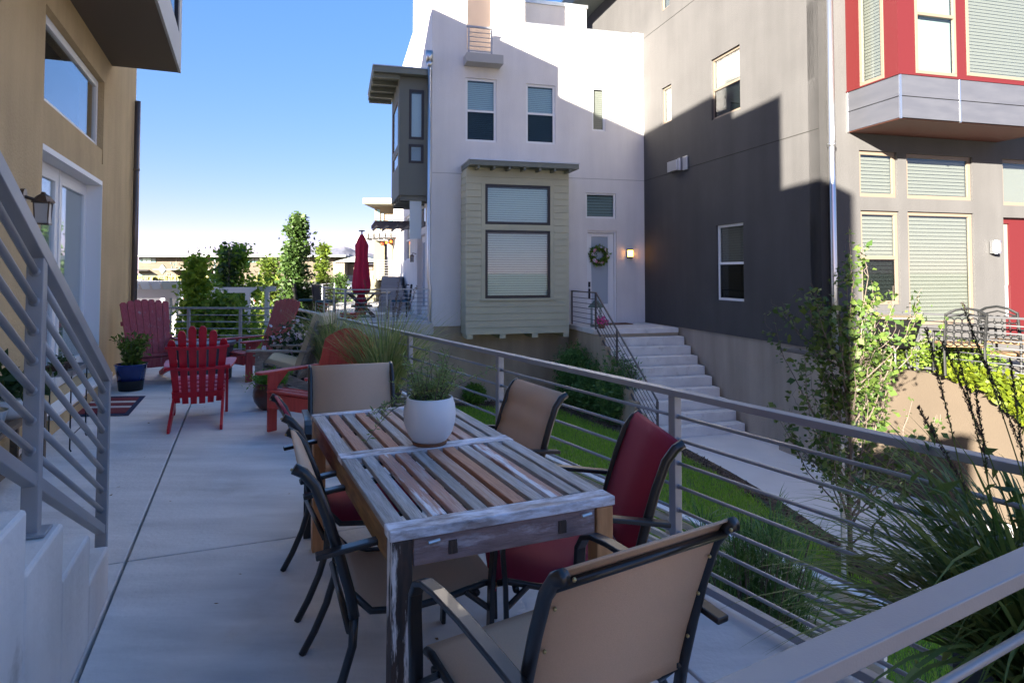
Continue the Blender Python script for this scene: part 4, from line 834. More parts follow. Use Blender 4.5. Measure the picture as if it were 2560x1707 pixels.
# red and silver bay
A_=hit(FRr,1,0,2118,331); PB_=-1.22; xA=A_.x; zSb=A_.z; zSt=hit(FRr,1,PB_,2257,187).z; xE=hit(FRr,1,0,2458,352).x+.35
SIL=mat('silver_panel',(.10,.105,.125),.42,.45,col2=(.085,.09,.11),nscale=2,stretch=(1,1,5))
zm=(zSb+zSt)/2; e=.006
for z0,z1 in ((zSb,zm),(zm,zSt)):
    M().box(xA,xA+.03,PB_+e,-.003,z0+e,z1-e).build('metal_panel',SIL,T_,bev=.004)
    xs=[xA+.02,hit(FRr,1,PB_,2396,250).x,hit(FRr,1,PB_,2700,250).x,xE]
    for i in range(3): M().box(xs[i]+e,min(xs[i+1],xE)-e,PB_-.03,PB_,z0+e,z1-e).build('metal_panel',SIL,T_,bev=.004)
for x,y in ((xA-.004,-.03),(xA-.004,PB_-.034),(xs[1]-.012,PB_-.036)): M().box(x,x+.03,y,y+.03,zSb-.012,zSt+.012).build('metal_trim',GALV,T_)
M().box(xA+.035,xE,PB_+.005,-.003,zSb+.01,zSt-.01).build('bay_core',DARK,T_)
M().box(xA+.02,xE,PB_+.01,-.003,zSb-.008,zSb+.002).build('soffit',mat('red_soffit',(.10,.03,.018),.6,col2=(.085,.026,.016),nscale=2),T_)
M().box(xA-.02,xE,PB_-.045,-.003,zSt-.004,zSt+.02).build('red_ledge',REDP,T_)
mq=Mp('y-',PB_); q1=rc(FRr,1,PB_,2284,2386,2335,-60,188); q2_=rc(FRr,1,PB_,2411,2700,2480,-60,196); q1=(q1[0],q1[1],q1[2],8.6); q2_=(q2_[0],min(q2_[1],xE-.2),q2_[2],8.6)
wall(T_,mq,xA,xE,zSt+.022,9.4,[q1,q2_],.1,REDP,'bay_wall'); mq2=Mp('x-',xA); q3=rc(FRr,0,xA,2145,2206,2180,-60,207); q3=(q3[0],q3[1],q3[2],8.6)
wall(T_,mq2,PB_+.1,-.003,zSt+.022,9.4,[q3],.1,REDP,'bay_wall')
window(T_,mq,q1,TANF,rec=-.01,fw=.06,sash=hit(FRr,1,PB_,2335,39).z,blind='shade'); window(T_,mq,q2_,TANF,rec=-.01,fw=.06,pitch=.062); window(T_,mq2,q3,TANF,rec=-.01,fw=.07,pitch=.062)
M().box(xA-.05,xE,PB_-.05,-.003,9.402,9.5).build('bay_roof',FASC,T_)
# ================================================================ ENTRY STEPS OF THE WHITE HOUSE
G=thing('concrete_steps','wide concrete steps with ten risers climbing to the landing of the white front door','stairs',5.856,12.41,0,14.86)
xl=gz(1506,825,zL,FRr).x; yF=gz(1688,819,zL,FRr).y; yW=FRr.l(FW.w(0,0)).y; NR=10; rs=(zL-GZ)/NR; yLst=gz(1891,1056,zL-9*rs,FRr).y; td=(yF-yLst)/9
M().box(xl-.12,-.035,yF,yW-.003,GZ-.05,zL-.13).build('landing_base',BEIGE,G); M().box(xl-.16,-.036,yF-.03,yW-.004,zL-.128,zL).build('landing',STEPC,G,bev=.012)
for k in range(1,NR): M().box(xl,-.037,yF-k*td,yF-(k-1)*td-.0305,GZ-.05,zL-k*rs).build('step',STEPC,G,bev=.012)
poly=[(yF,zL-.2)]; 
for k in range(1,NR): poly+=[(yF-(k-1)*td-.06,zL-k*rs+.05),(yF-k*td-.06,zL-k*rs+.05)]
poly+=[(yLst-.06,GZ-.05),(yF,GZ-.05)]
M().prism(poly,xl-.14,xl-.002,Matrix(((0,0,1,0),(1,0,0,0),(0,1,0,0),(0,0,0,1)))).build('cheek_wall',BEIGE,G)
t=thing('steps_railing','thin grey steel railing sloping down beside the concrete steps','railing',5.856,12.41,0,14.86)
DR_=mat('stair_rail_steel',(.11,.10,.10),.45,.5); xr=xl-.07; hr=.93
for y in (yW-.15,yF+.08): M().box(xr-.02,xr+.02,y-.02,y+.02,zL,zL+hr).build('post',DR_,t)
M().box(xr-.025,xr+.025,yF+.05,yW-.13,zL+hr,zL+hr+.03).build('top_rail',DR_,t)
for k in range(6): M().tube([(xr,yF+.08,zL+.10+k*.135),(xr,yW-.15,zL+.10+k*.135)],.009,6).build('bar',DR_,t)
sl2=rs/td; ye=yLst-.35; zz=lambda y:zL+hr-(yF+.06-y)*sl2
for off,r_ in [(0.012,.022)]+[(-.135*k-.05,.009) for k in range(1,7)]+[(-.90,.02)]: M().tube([(xr,yF+.06,zz(yF+.06)+off),(xr,ye,zz(ye)+off)],r_,8).build('top_rail' if off>0 else 'bar',DR_,t)
for y in (yF-1.25,ye): M().box(xr-.02,xr+.02,y-.02,y+.02,zz(y)-.95,zz(y)).build('post',DR_,t)
P=FRr.w(xl+.25,yF+.85); lt=thing('floor_lantern','tall green metal lantern standing behind the railing on the landing','lantern',P.x,P.y,zL)
PAT=mat('verdigris',(.13,.19,.17),.5,.3); b=M(); b.box(-.14,.14,-.14,.14,0,.05)
for a_,c_ in ((-1,-1),(1,-1),(1,1),(-1,1)): b.box(a_*.13,a_*.11,c_*.13,c_*.11,.05,.52)
b.lathe([(.22,.52),(.20,.56),(.09,.66),(.07,.70),(.03,.72),(.03,.76)],0,0,4); b.build('frame',PAT,lt); M().lathe([(.05,.05),(.05,.3)],0,0,10).build('candle',WHT,lt)
P=FRr.w(xl+.2,yF+.35); t=potted('small pot of magenta flowers on the landing beside the lantern',P.x,P.y,zL,[(.001,0),(.08,0),(.11,.12),(.10,.12)],TERR,.09,.11,n=16)
quads('flower',petals(rng.normal(size=(60,3))*[.08,.06,.04]+[0,0,.19],.045),PETP,t); quads('foliage',leaves(rng.normal(size=(80,3))*[.08,.06,.03]+[0,0,.14],.05),L_DG,t)
P0=FRr.w(xl+.55,yW-.75); t=thing('doormat','brown doormat in front of the white front door','doormat',P0.x,P0.y,zL,14.86); M().box(0,1.0,0,.5,0.001,.02).build('mat',mat('coir',(.16,.075,.04),.95,bump=.6,bscale=120),t)
# ================================================================ NEIGHBOUR DECK WITH UMBRELLA
nd=thing('neighbour_deck','raised concrete deck beside the white house carrying the closed umbrella','deck',0,0,0)
pA=FW.w(-.02,-.65); pB=gY(857,800,16.6); pB=Vector((pB.x,pB.y)); pC=gY(767,800,22.5); pC=Vector((pC.x,pC.y)); pD=FW.w(-.02,13); pE=gY(860,800,31)
pl=[(pA.x,pA.y),(pD.x,pD.y),(pE.x,pE.y),(pC.x,pC.y),(pB.x,pB.y)]
M().prism(pl,FL-.3,FL).build('deck_slab',mat('pale_concrete',(.55,.54,.53),.85,col2=(.48,.47,.46),nscale=2,bump=.2),nd,bev=.01)
M().prism([(p[0]*.995,p[1]*1.006) for p in pl],GZ-.1,FL-.301).build('deck_wall',BEIGE,nd)
t=thing('deck_railing','light grey steel railing round the neighbour deck with the umbrella','railing',0,0,FL)
c=Vector((pC.x,pC.y)); d=Vector((pB.x,pB.y)); e_=Vector((pA.x-.15,pA.y+.05)); n1=(c.lerp(d,.0)+Vector((.06,-.0)))
PP=[tuple(c.lerp(d,k/4)+Vector((.05,.03))) for k in range(5)]+[tuple(d.lerp(e_,k/2)+Vector((0,.06))) for k in (1,2)]
railing(t,PP,h=.914,nb=7,mm=mat('light_steel',(.36,.37,.40),.4,.3))
pf=[tuple(Vector((pE.x,pE.y)).lerp(c,k/3)) for k in (1,2,3)]; t=thing('deck_railing','far side railing of the neighbour deck in front of the parking lot','railing',0,0,FL); railing(t,pf,mm=MATS['light_steel'])
U=gz(903,792,FL); RC=mat('umbrella_cloth',(.55,.016,.06),.85,col2=(.45,.013,.048),nscale=4,stretch=(3,3,.6),bump=.3,bscale=8)
t=thing('closed_umbrella','closed dark red patio umbrella standing above the neighbour deck table','umbrella',U.x,U.y,FL)
M().tube([(0,0,0),(0,0,2.45)],.022,10).build('pole',mat('dark_pole',(.05,.025,.02),.5),t); zu=gY(903,577,U.y).z-FL
M().lathe([(.001,0),(.25,0),(.25,.05),(.05,.08),(.04,.3)],n=20).build('base',PBLK,t)
fold=lambda a,f:1+.16*math.sin(6*a+2.2*f)+.08*math.sin(11*a+5*f)
M().lathe([(.02,zu-.1),(.06,zu-.16),(.17,zu-.45),(.16,zu-.75),(.19,zu-1.1),(.24,zu-1.65),(.22,zu-1.85),(.09,zu-1.95),(.11,zu-2.0),(.16,zu-2.15),(.15,zu-2.45),(.09,zu-2.7),(.03,zu-2.72)],n=40,fn=fold).build('canopy',RC,t,smooth=True)
M().lathe([(.02,zu-.1),(.02,zu-.03),(.09,zu-.02),(.09,zu+.01),(.001,zu+.02)],n=16).build('finial',BLK,t)
DWOOD=mat('dark_wood',(.035,.022,.02),.5)
t=thing('trestle_table','dark wooden table with crossed legs on the neighbour deck','table',U.x+.02,U.y,FL,10)
for k in range(5): M().box(-.85,.85,-.42+k*.168,-.42+k*.168+.158,.70,.735).build('table_plank',DWOOD,t)
for y in (-.3,.3):
    for sx in (-1,1):
        M().prism([(sx*-.42,0),(sx*-.32,0),(sx*.40,.68),(sx*.30,.68)][::sx],y-.03*(1 if sx>0 else -.1),y+.03*(1 if sx>0 else 3),Matrix(((1,0,0,0),(0,0,1,0),(0,1,0,0),(0,0,0,1)))).build('leg',DWOOD,t)
M().box(-.3,.3,-.3,.3,.3,.36).build('stretcher',DWOOD,t)
BLC=mat('blue_seat',(.03,.10,.15),.8)
def deckchair(label,x,y,ang):
    t=thing('deck_chair',label,'chair',x,y,FL,ang,group='chairs round the neighbour deck table')
    for sx in (-.22,.22):
        for sy in (-.2,.2): M().tube([(sx,sy,0),(sx,sy,.44)],.015,6).build('leg',BLK,t)
    M().box(-.25,.25,-.25,.22,.43,.50).build('seat',BLC,t,bev=.02); M().box(-.24,.24,.20,.26,.50,1.02,Matrix.Translation((0,.0,0))@Matrix.Rotation(-.12,4,'X')).build('backrest',BLK,t,bev=.02)
deckchair('dark chair with a blue seat at the right end of the neighbour table',U.x+1.15,U.y+.1,-80)
deckchair('dark chair with a blue seat at the left end of the neighbour table',U.x-1.1,U.y+.1,80)
deckchair('dark chair with its back to the railing in the left corner of the neighbour deck',U.x-2.1,U.y+1.2,120)
P=gz(802,781,FL); t=thing('red_pot','glossy red pot standing in the corner of the neighbour deck','pot',P.x,P.y,FL); M().lathe([(.001,0),(.18,0),(.27,.35),(.30,.42),(.27,.42),(.2,.1)],n=20).build('bowl',mat('red_gloss',(.35,.01,.02),.2,coat=.5),t,smooth=True)
P=gz(872,798,FL); t=thing('red_box','small red box on the floor of the neighbour deck','box',P.x,P.y,FL,15); M().box(-.25,.25,-.15,.15,0,.16).build('box_body',MATS['red_gloss'],t,bev=.01); M().box(-.26,.26,-.16,.16,.161,.2).build('lid',MATS['red_gloss'],t,bev=.01)
t=thing('grey_steps','grey steps climbing from the neighbour deck to the cream house','stairs',0,0,0)
for k in range(7):
    y=22.4+k*.36; xa_=gY(945+k*1.5,760,y).x; xb_=gY(1016-k*3,760,y).x; M().box(xa_,xb_,y,y+.37 if k<6 else y+4,FL-.2,FL+.17*(k+1)).build('step',mat('grey_step',(.30,.31,.33),.85),t)
# ================================================================ CREAM HOUSE BEYOND
CR=mat('cream_wall',(.17,.135,.09),.85,bump=.2); K=thing('cream_house','cream coloured house with a white porch pergola beyond the white house','house',0,0,0)
Y0=31.
def pb(u0,u1,v0,v1,d0,d1,nm,m,par=K):
    p=gY(u0,v0,Y0); q=gY(u1,v1,Y0); return M().box(p.x,q.x,Y0+d0,Y0+d1,q.z,p.z).build(nm,m,par)
pb(937,1075,515,580,0,6,'upper_wall',CR); pb(921,1075,503,516,-1.2,6.5,'roof',mat('cream_fascia',(.18,.155,.115),.6)); pb(931,1075,577,590,-.3,6,'soffit_band',mat('sunlit_white_paint',(.24,.235,.23),.6))
pb(955,1075,590,700,1.6,6,'porch_wall',CR); pb(936,962,585,700,-.1,.5,'porch_pillar',mat('pale_olive',(.11,.105,.07),.8))
pb(915,1075,672,800,-.5,6,'porch_base',mat('pale_olive',(.11,.105,.07),.8)) if 0 else pb(916,945,697,800,-.5,3,'porch_base',MATS['pale_olive'])
pb(945,1075,697,800,1.2,6,'porch_base',MATS['pale_olive'])
for r_ in ((942,951,523,577),(954,960,532,574),(971,983,537,571)):
    f=pb(*r_,-.06,-.01,'window',TANF); pb(r_[0]+1,r_[1]-1,r_[2]+1.5,r_[3]-1.5,-.075,-.062,'pane',mat('teal_pane',(.16,.28,.30),.1),f)
SW=mat('sunlit_white_paint',(.24,.235,.23),.6)
PG=thing('porch_pergola','white timber pergola over the porch of the cream house','pergola',0,0,0)
pb(912,990,596,607,-2.2,-2.05,'beam',SW,PG); pb(917,923,606,700,-2.2,-2.0,'post',SW,PG)
for k in range(6): p=gY(914+k*14,596-k*.5,Y0-2.1); M().box(p.x,p.x+.16,Y0-2.5,Y0,p.z,p.z+.22).build('rafter',SW,PG)
t=thing('porch_railing','dark steel railing on the porch of the cream house','railing',0,0,0)
p=gY(944,651,28.4); q=gY(986,695,28.4)
for k in range(8): z=q.z+(p.z-q.z)*k/7; M().tube([(p.x,28.4,z),(q.x,28.4,z)],.018,6).build('bar',mat('dark_steel',(.10,.10,.11),.5),t)
for u_ in (945,984): x=gY(u_,670,28.4).x; M().box(x-.03,x+.03,28.37,28.43,q.z-.1,p.z).build('post',MATS['dark_steel'],t)
RLN=mat('red_paper',(.75,.05,.01),.6,trans=.3); ORN=mat('orange_paper',(.85,.16,.01),.6,trans=.3)
for (u_,v_,m_,l_) in ((954.8,610,RLN,'red paper lantern hanging leftmost under the porch pergola'),(966.7,606.7,ORN,'orange paper lantern hanging in the middle under the porch pergola'),(977.7,604.4,ORN,'orange paper lantern hanging nearest the white house under the pergola')):
    p=gY(u_,v_,28.9); t=thing('paper_lantern',l_,'lantern',p.x,p.y,p.z); M().ball((0,0,0),.065 if 0 else .07,10).build('shade',m_,t,smooth=True); M().tube([(0,0,.06),(0,0,.22)],.006,4).build('cord',BLK,t)
# ================================================================ RIGHT PATIO (taupe house)
rp=thing('raised_patio','sunlit beige retaining wall of the raised patio on the right','retaining wall',0,0,0)
q0=gY(2288,850,10.48); dv=Vector((.5,-.866)); s0=Vector((q0.x,q0.y)); a0=s0-dv*.85; a1=s0+dv*5.2; zw=EYE-1.56; back=Vector((-.2564,.9666))*2.2
pl=[a0,a1,a1+Vector((4,2)),Vector((13,13)),a0+back]
SB=mat('sunny_beige_stucco',(.068,.052,.036),.9,col2=(.060,.046,.032),nscale=1.2,bump=.35,bscale=70)  # beige darkened for the face in direct sun; shadow_beige is its shaded copy
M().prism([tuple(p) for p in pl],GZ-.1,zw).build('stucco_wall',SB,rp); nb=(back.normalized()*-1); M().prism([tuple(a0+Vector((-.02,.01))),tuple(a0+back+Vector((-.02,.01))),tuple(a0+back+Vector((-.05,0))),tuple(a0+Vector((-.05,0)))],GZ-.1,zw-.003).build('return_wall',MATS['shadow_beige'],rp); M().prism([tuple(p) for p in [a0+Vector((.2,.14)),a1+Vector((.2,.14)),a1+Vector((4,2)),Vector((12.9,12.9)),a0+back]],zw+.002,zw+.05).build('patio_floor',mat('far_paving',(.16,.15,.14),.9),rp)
t=thing('steel_railing','grey steel railing along the raised patio of the taupe house on the right','railing',0,0,zw+.02)
railing(t,[tuple(s0+dv*k+Vector((.07,.05))) for k in (-.8,0,1.75,3.5,5.0)],h=.914,mm=mat('lit_steel',(.07,.073,.08),.5,.2))
for k,(u_,v_) in enumerate(((2190,880),(2245,890),(2300,895),(2360,880),(2420,890))):
    p=gY(u_,v_,10.9-.25*k+.3); sh=thing('hedge_shrub',('lime green low shrub at the left end behind the right patio railing','lime green low shrub second from the left behind the right patio railing','lime green low shrub in front of the round grill','lime green low shrub below the cast iron chair','lime green low shrub at the right below the cast iron chair')[k],'shrub',p.x,p.y,zw+.05,group='lime shrubs on the right patio')
    quads('foliage',leaves(rng.normal(size=(700,3))*[.26,.15,.12]+[0,0,.2],.07,.6),L_LIME if k else L_BRT,sh)
vn=thing('ivy','bright green ivy spilling over the beige wall on the right','ivy',0,0,0); Cc=[]
for i in range(7000):
    f=random.random()**.85*4.9+.45; dd=random.random()**.8; p=s0+dv*f-Vector((.866,.5))*(.06+.12*random.random()); mx=min(1,max(0,f-.4)/1.5)*.72+.05
    z=zw+.16-dd*mx*(1+.25*math.sin(f*5)); Cc.append((p.x,p.y,z))
quads('foliage',leaves(np.array(Cc),.085,.75,up=-.1),L_BRT,vn)
p=gY(2295,830,9.9); gr=thing('round_grill','round dark grill with a tan lid shelf behind the right patio railing','grill',p.x,p.y+.6,zw+.05)
M().lathe([(.001,.30),(.20,.34),(.30,.50),(.36,.72),(.37,.80)],n=20).build('bowl',mat('matt_black',(.004,.004,.005),.9,spec=.1),gr,smooth=True); M().lathe([(.001,.801),(.40,.802),(.40,.825),(.001,.83)],n=24).build('table_top',mat('tan_top',(.2,.16,.10),.6),gr)
for k in range(3): a=k*2.09; M().tube([(.16*math.cos(a),.16*math.sin(a),.36),(.22*math.cos(a),.22*math.sin(a),0)],.02,6).build('leg',PBLK,gr)
def iron(label,u,Y,ang):
    p=gY(u,820,Y); t=thing('iron_chair',label,'chair',p.x,p.y,zw+.05,ang,group='cast iron chairs on the right patio'); I=mat('cast_iron',(.008,.009,.010),.6,.1)
    for sx in (-.26,.26):
        M().tube([(sx,.24,0),(sx,.22,.42),(sx,.28,.75),(sx,.32,.92)],.02,6).build('back_post',I,t); M().tube([(sx,-.24,0),(sx,-.22,.42),(sx,-.2,.62),(sx,.24,.64)],.018,6).build('arm',I,t)
    M().tube([(-.27,.32,.90),(-.15,.33,.97),(0,.33,1.0),(.15,.33,.97),(.27,.32,.90)],.02,6).tube([(-.25,.3,.86),(0,.31,.93),(.25,.3,.86)],.012,6).build('top_rail',I,t)
    b=M()
    for i in range(5):
        for j in range(4):
            x=-.2+i*.1; z=.50+j*.1; c_=[(x+.055*math.cos(a),.265+.12*(z-.5),z+.055*math.sin(a)) for a in [k*.7 for k in range(10)]]; b.tube(c_,.009,4)
    b.build('lattice',I,t); M().box(-.25,.25,-.25,.24,.42,.47).build('seat_cushion',mat('ochre_cushion',(.20,.125,.06),.8),t,bev=.02)
iron('black cast iron lattice chair with an ochre seat behind the right patio railing',2395,9.9,165)
iron('black cast iron armchair with an ochre seat near the red door at the right edge',2520,10.3,120)
lg=thing('lounger','dark low lounger with pale cushion at the right edge of the raised patio','lounger',*gY(2520,880,10.4)[:2],zw+.05,-20); lg.scale=(.8,.8,.7)
M().box(-.8,.8,-.3,.3,.25,.31).build('frame',PBLK,lg); M().box(-.75,.75,-.28,.28,.312,.38).build('cushion',MATS['ochre_cushion'],lg,bev=.02)
for sx in (-.7,.7):
    for sy in (-.25,.25): M().box(sx-.02,sx+.02,sy-.02,sy+.02,0,.25).build('leg',PBLK,lg)
# ================================================================ SLATTED FENCE below the railing
t=thing('slatted_fence','pale grey fence of narrow horizontal slats standing on the lawn below the patio','fence',0,0,0,30)
Pf=hit(FD,0,4.10,2210,1495); FZ=-.62; SL=mat('slat_paint',(.80,.77,.74),.75,col2=(.70,.67,.65),nscale=5,stretch=(8,1,8),bump=.3,bscale=20)
pan=1.85
for k in range(5):
    y0=Pf.y+k*pan; y1=y0+pan-.008
    M().box(4.078,4.19,y0,y1,FZ,FZ+.022).build('cap_board',SL,t,bev=.003)
    for j in range(17): z=FZ-.03-j*.083; M().box(4.085+random.uniform(-.003,.003),4.122,y0,y1,z-.045,z).build('slat',SL,t)
    for yy in (y0+.05,y0+pan*.5): M().box(4.123,4.19,yy,yy+.07,GZ-.1,FZ-.002).build('post',SL,t)
# ================================================================ SHRUBS, TREES
def shrub_cone(label,x,y,z,hgt,r,n,m=L_CON,size=.10,name='arborvitae',droop=.1,asp=.22,cat='shrub',group=None,taper=.75):
    t=thing(name,label,cat,x,y,z,group=group); C=[];st=M()
    for i in range(40):
        a=random.uniform(0,6.28); rr=r*random.uniform(.2,1); zt2=hgt*random.uniform(.35,1)*(1-.35*rr/r); b0=Vector((random.gauss(0,.03),random.gauss(0,.03),0)); b1=Vector((rr*math.cos(a)*.8,rr*math.sin(a)*.8,zt2)); st.tube([b0,b0.lerp(b1,.5)+Vector((0,0,.1)),b1],.012,4,r1=.003)
        k=n//40
        for _ in range(k):
            f=random.random()**.7; p=b0.lerp(b1,.15+.9*f); s_=.05+r*.20*(1-f*.5); C.append((p.x+random.gauss(0,s_),p.y+random.gauss(0,s_),p.z+random.gauss(0,s_*.8)))
    st.build('stem',BARK,t); Cn=np.array(C); Cn[:,2]=Cn[:,2].clip(.02,None); quads('foliage',leaves(Cn,size,asp,up=.45-droop),m,t); return t
for i,(u_,v_,vt,r_,lab) in enumerate(((1440,1017,833,.62,'tall dark green arborvitae next to the landing wall, leftmost of the three'),(1492,1034,890,.55,'dark green arborvitae in the middle of the three beside the steps'),(1546,1056,876,.62,'dark green arborvitae nearest the bottom of the steps railing'))):
    P=gz(u_,v_,GZ); hgt=gY(u_,vt,P.y).z-GZ; shrub_cone(lab,P.x,P.y,GZ,hgt,r_,15000,size=.11)
for (u_,v_,r_,lab) in ((1186,1005,.30,'small round green shrub below the left end of the siding bay'),(1272,990,.34,'small round green shrub behind the quilted chair'),(1365,975,.40,'wide light green shrub between the bay and the arborvitaes'),(1108,985,.25,'small green shrub at the corner of the white house')):
    P=gz(u_,v_+4,GZ); t=thing('round_shrub',lab,'shrub',P.x,P.y,GZ,group='small shrubs along the base of the white house'); C=rng.normal(size=(1800,3)); C/=np.linalg.norm(C,axis=1)[:,None]; C*=rng.uniform(.45,1,1800)[:,None]**.5; C=C*[r_,r_,r_*.95]+[0,0,r_*.8]; C+=rng.normal(size=C.shape)*.03; C[:,2]=C[:,2].clip(.01,None)
    M().tube([(0,0,0),(0,0,r_)],.02,5).build('stem',BARK,t); quads('foliage',leaves(C,.075,.45,up=.35),leafm('shrub_green',(.12,.25,.04),(.2,.34,.06)),t)
# feathery shrub beside the fence
P=FD.w(3.55,FD.l(gY(1870,1500,4.3)).y)
t=thing('feathery_shrub','feathery dark green shrub with long drooping needles between the railing and the slatted fence','shrub',1.60,4.45,GZ); st=M(); C=[];q=[]
for i in range(150):
    a=random.uniform(0,6.28); r0=random.uniform(.05,.50); zt3=random.uniform(.6,2.1)*(1-.25*r0); p0=Vector((0,0,0)); p1=Vector((r0*math.cos(a),r0*math.sin(a)*.8,zt3)); mid=p0.lerp(p1,.6)+Vector((0,0,.2)); st.tube([p0,mid,p1],.010,4,r1=.003)
    for k in range(9):
        f=random.uniform(.2,1.02); b0=p0.lerp(p1,f); q.append(blades((b0.x,b0.y,b0.z),14,.22,.009,.08,1.5,3,1.3))
st.build('stem',BARK,t); quads('foliage',np.concatenate(q),leafm('feather_green',(.06,.15,.04),(.14,.25,.07),.25),t)
# lawn tuft
# slender pear tree on the right
P=gz(2128,1442,GZ)
t=thing('young_pear_tree','slender multi stemmed young tree tied to a pale stake on the right','tree',P.x,P.y,GZ); st=M(); st.tube([(0,0,0),(.0,.02,1.0),(.02,0,1.6),(.03,.02,2.6),(.0,0,3.9)],.032,8,r1=.006); st.build('trunk',BARK,t,smooth=True)
br=M(); C=[]
def limb(p0,tip,r0,nl,sub=3):
    pp=[p0]; 
    for k in range(1,8):
        f=k/7; q=p0.lerp(tip,f); out=(1-(1-f)**2)-f; q=Vector((p0.x+(tip.x-p0.x)*(f+out*.6),p0.y+(tip.y-p0.y)*(f+out*.6),q.z-out*.15))+Vector((random.gauss(0,.018),random.gauss(0,.018),0)); pp.append(q)
    br.tube(pp,r0,5,r1=.002)
    for _ in range(nl):
        f=random.uniform(.18,1)*7; j=min(int(f),6); q=pp[j].lerp(pp[j+1],f-j); o=Vector((random.gauss(0,.05),random.gauss(0,.05),random.gauss(.0,.03))); C.append(tuple(q+o))
    if sub:
        for _ in range(sub):
            j=random.randint(2,6); d=Vector((random.gauss(0,.12),random.gauss(0,.12),random.uniform(.12,.38))); limb(pp[j],pp[j]+d,.004,int(nl*.45),0)
for i in range(52):
    z0=random.uniform(.35,2.5); a=random.uniform(0,6.28); R_=random.uniform(.15,1.0)*(1-.2*z0/2.4); ht=random.uniform(.7,1.7); tip=Vector((math.cos(a)*R_,math.sin(a)*R_,min(4.05-R_*1.2,z0+ht))); limb(Vector((.01,.01,z0)),tip,.011,25)
for x,zt4 in ((-.18,3.75),(.02,4.1),(.20,3.85),(.3,3.4),(-.3,3.2),(-.42,2.9),(.42,3.0)): limb(Vector((0,0,1.6)),Vector((x,random.gauss(0,.1),zt4)),.012,60)
br.build('branches',BARK,t); quads('leaves',leaves(np.array(C),.066,.72,up=0,droop=.25),L_PEAR,t)
sk=thing('tree_stake','pale wooden stake tied beside the young pear tree','stake',P.x-.10,P.y-.03,GZ); M().box(-.02,.02,-.02,.02,0,1.55).build('stake_post',mat('pale_stake',(.6,.58,.55),.8),sk)
# generic background trees
def tree(label,x,y,z,hgt,r,n,m,size,shape='oval',crown0=.12,name='tree',group=None,asp=.65):
    t=thing(name,label,'tree',x,y,z,group=group); st=M(); st.tube([(0,0,0),(.02,.01,hgt*.3),(0,.03,hgt*.65),(.02,0,hgt*.97)],.03+hgt*.012,7,r1=.01); st.build('trunk',BARK,t,smooth=True); br=M(); C=[]
    for i in range(60):
        f=crown0+(1-crown0)*random.random()**.85; prof={'oval':math.sin(math.pi*min(1,max(.03,(f-crown0)/(1-crown0)*.92+.06)))**.6,'cone':1.05-f,'column':min(1,(1.02-f)*3)*min(1,(f-crown0+.05)*5),'pear':(1.03-f)**.65*min(1,(f-crown0+.08)*4)}[shape]
        a=random.uniform(0,6.28); R_=r*prof*random.uniform(.35,1.08); zc=hgt*f; p0=Vector((0,0,max(.1,zc-R_*.8))); p1=Vector((R_*math.cos(a),R_*math.sin(a),zc)); br.tube([p0,p0.lerp(p1,.5)+Vector((0,0,.03*hgt*.3)),p1],.012+.004*r,4,r1=.004)
        s_=.10+r*.13*prof; k=int(n/60)
        for _ in range(k): q=p0.lerp(p1,random.uniform(.35,1.1)); C.append((q.x+random.gauss(0,s_),q.y+random.gauss(0,s_),q.z+random.gauss(0,s_*.9)))
    br.build('branches',BARK,t); quads('crown',leaves(np.array(C),size,asp),m,t); return t
def ptree(label,u,Y,vtop,wpx,n,m,size,shape,**k):
    p=gY(u,vtop,Y); return tree(label,p.x,Y,GZ,p.z-GZ,wpx/2/FPX*Y,n,m,size,shape,**k)
ptree('bushy yellow green tree behind the far railing with a pointed top',492,15.2,648,135,6500,L_YG,.105,'pear')
ptree('spreading green tree in front of the right pergola beam',585,17.5,622,140,6500,leafm('tree_green',(.12,.25,.03),(.22,.36,.04),.45),.12,'oval')
ptree('low green tree behind the bright red chair and the far railing',560,15,745,200,5200,L_MG,.11,'oval')
ptree('tall columnar dark green tree left of the closed umbrella',744,21.5,543,125,11500,leafm('leaf_deep_green',(.03,.065,.015),(.06,.11,.022),.3),.12,'pear')
ptree('pale green tree at the left foot of the tall columnar tree',675,24,655,90,4500,leafm('leaf_lit_yellow_green',(.10,.14,.015),(.05,.09,.012)),.12,'oval')  # darkened copy of leaf_yellow_green for trees standing in the sun
ptree('slim yellow green conical tree right of the tall columnar tree',809,27,618,75,5200,MATS['leaf_lit_yellow_green'],.13,'cone')
ptree('green bushy tree between the columnar tree and the neighbour deck',850,30,695,80,3500,MATS['leaf_deep_green'],.13,'oval')
tw=ptree('leafy shoots reaching above the spreading tree by the lamp posts',572,17.0,622,30,500,L_DG,.13,'column')
for i,(u_,v_,Y,wd) in enumerate(((412,800,24,1.6),(470,812,22,1.8),(555,800,26,2.2),(640,825,24,2.0),(700,815,28,1.6))):
    p=gY(u_,v_,Y); t=thing('ground_shrub',('bright yellow shrub below the left pergola post','bright yellow shrub below the pointed yellow green tree','bright yellow shrub behind the fire table','bright yellow shrub below the right pergola post','bright yellow shrub below the columnar tree')[i],'shrub',p.x,Y,GZ,group='bright yellow shrubs beyond the patio')
    C=rng.normal(size=(1600,3))*[wd*.4,wd*.4,.35]+[0,0,.55]; C[:,2]=C[:,2].clip(.02,None); quads('foliage',leaves(C,.13,.6),L_BRT,t)
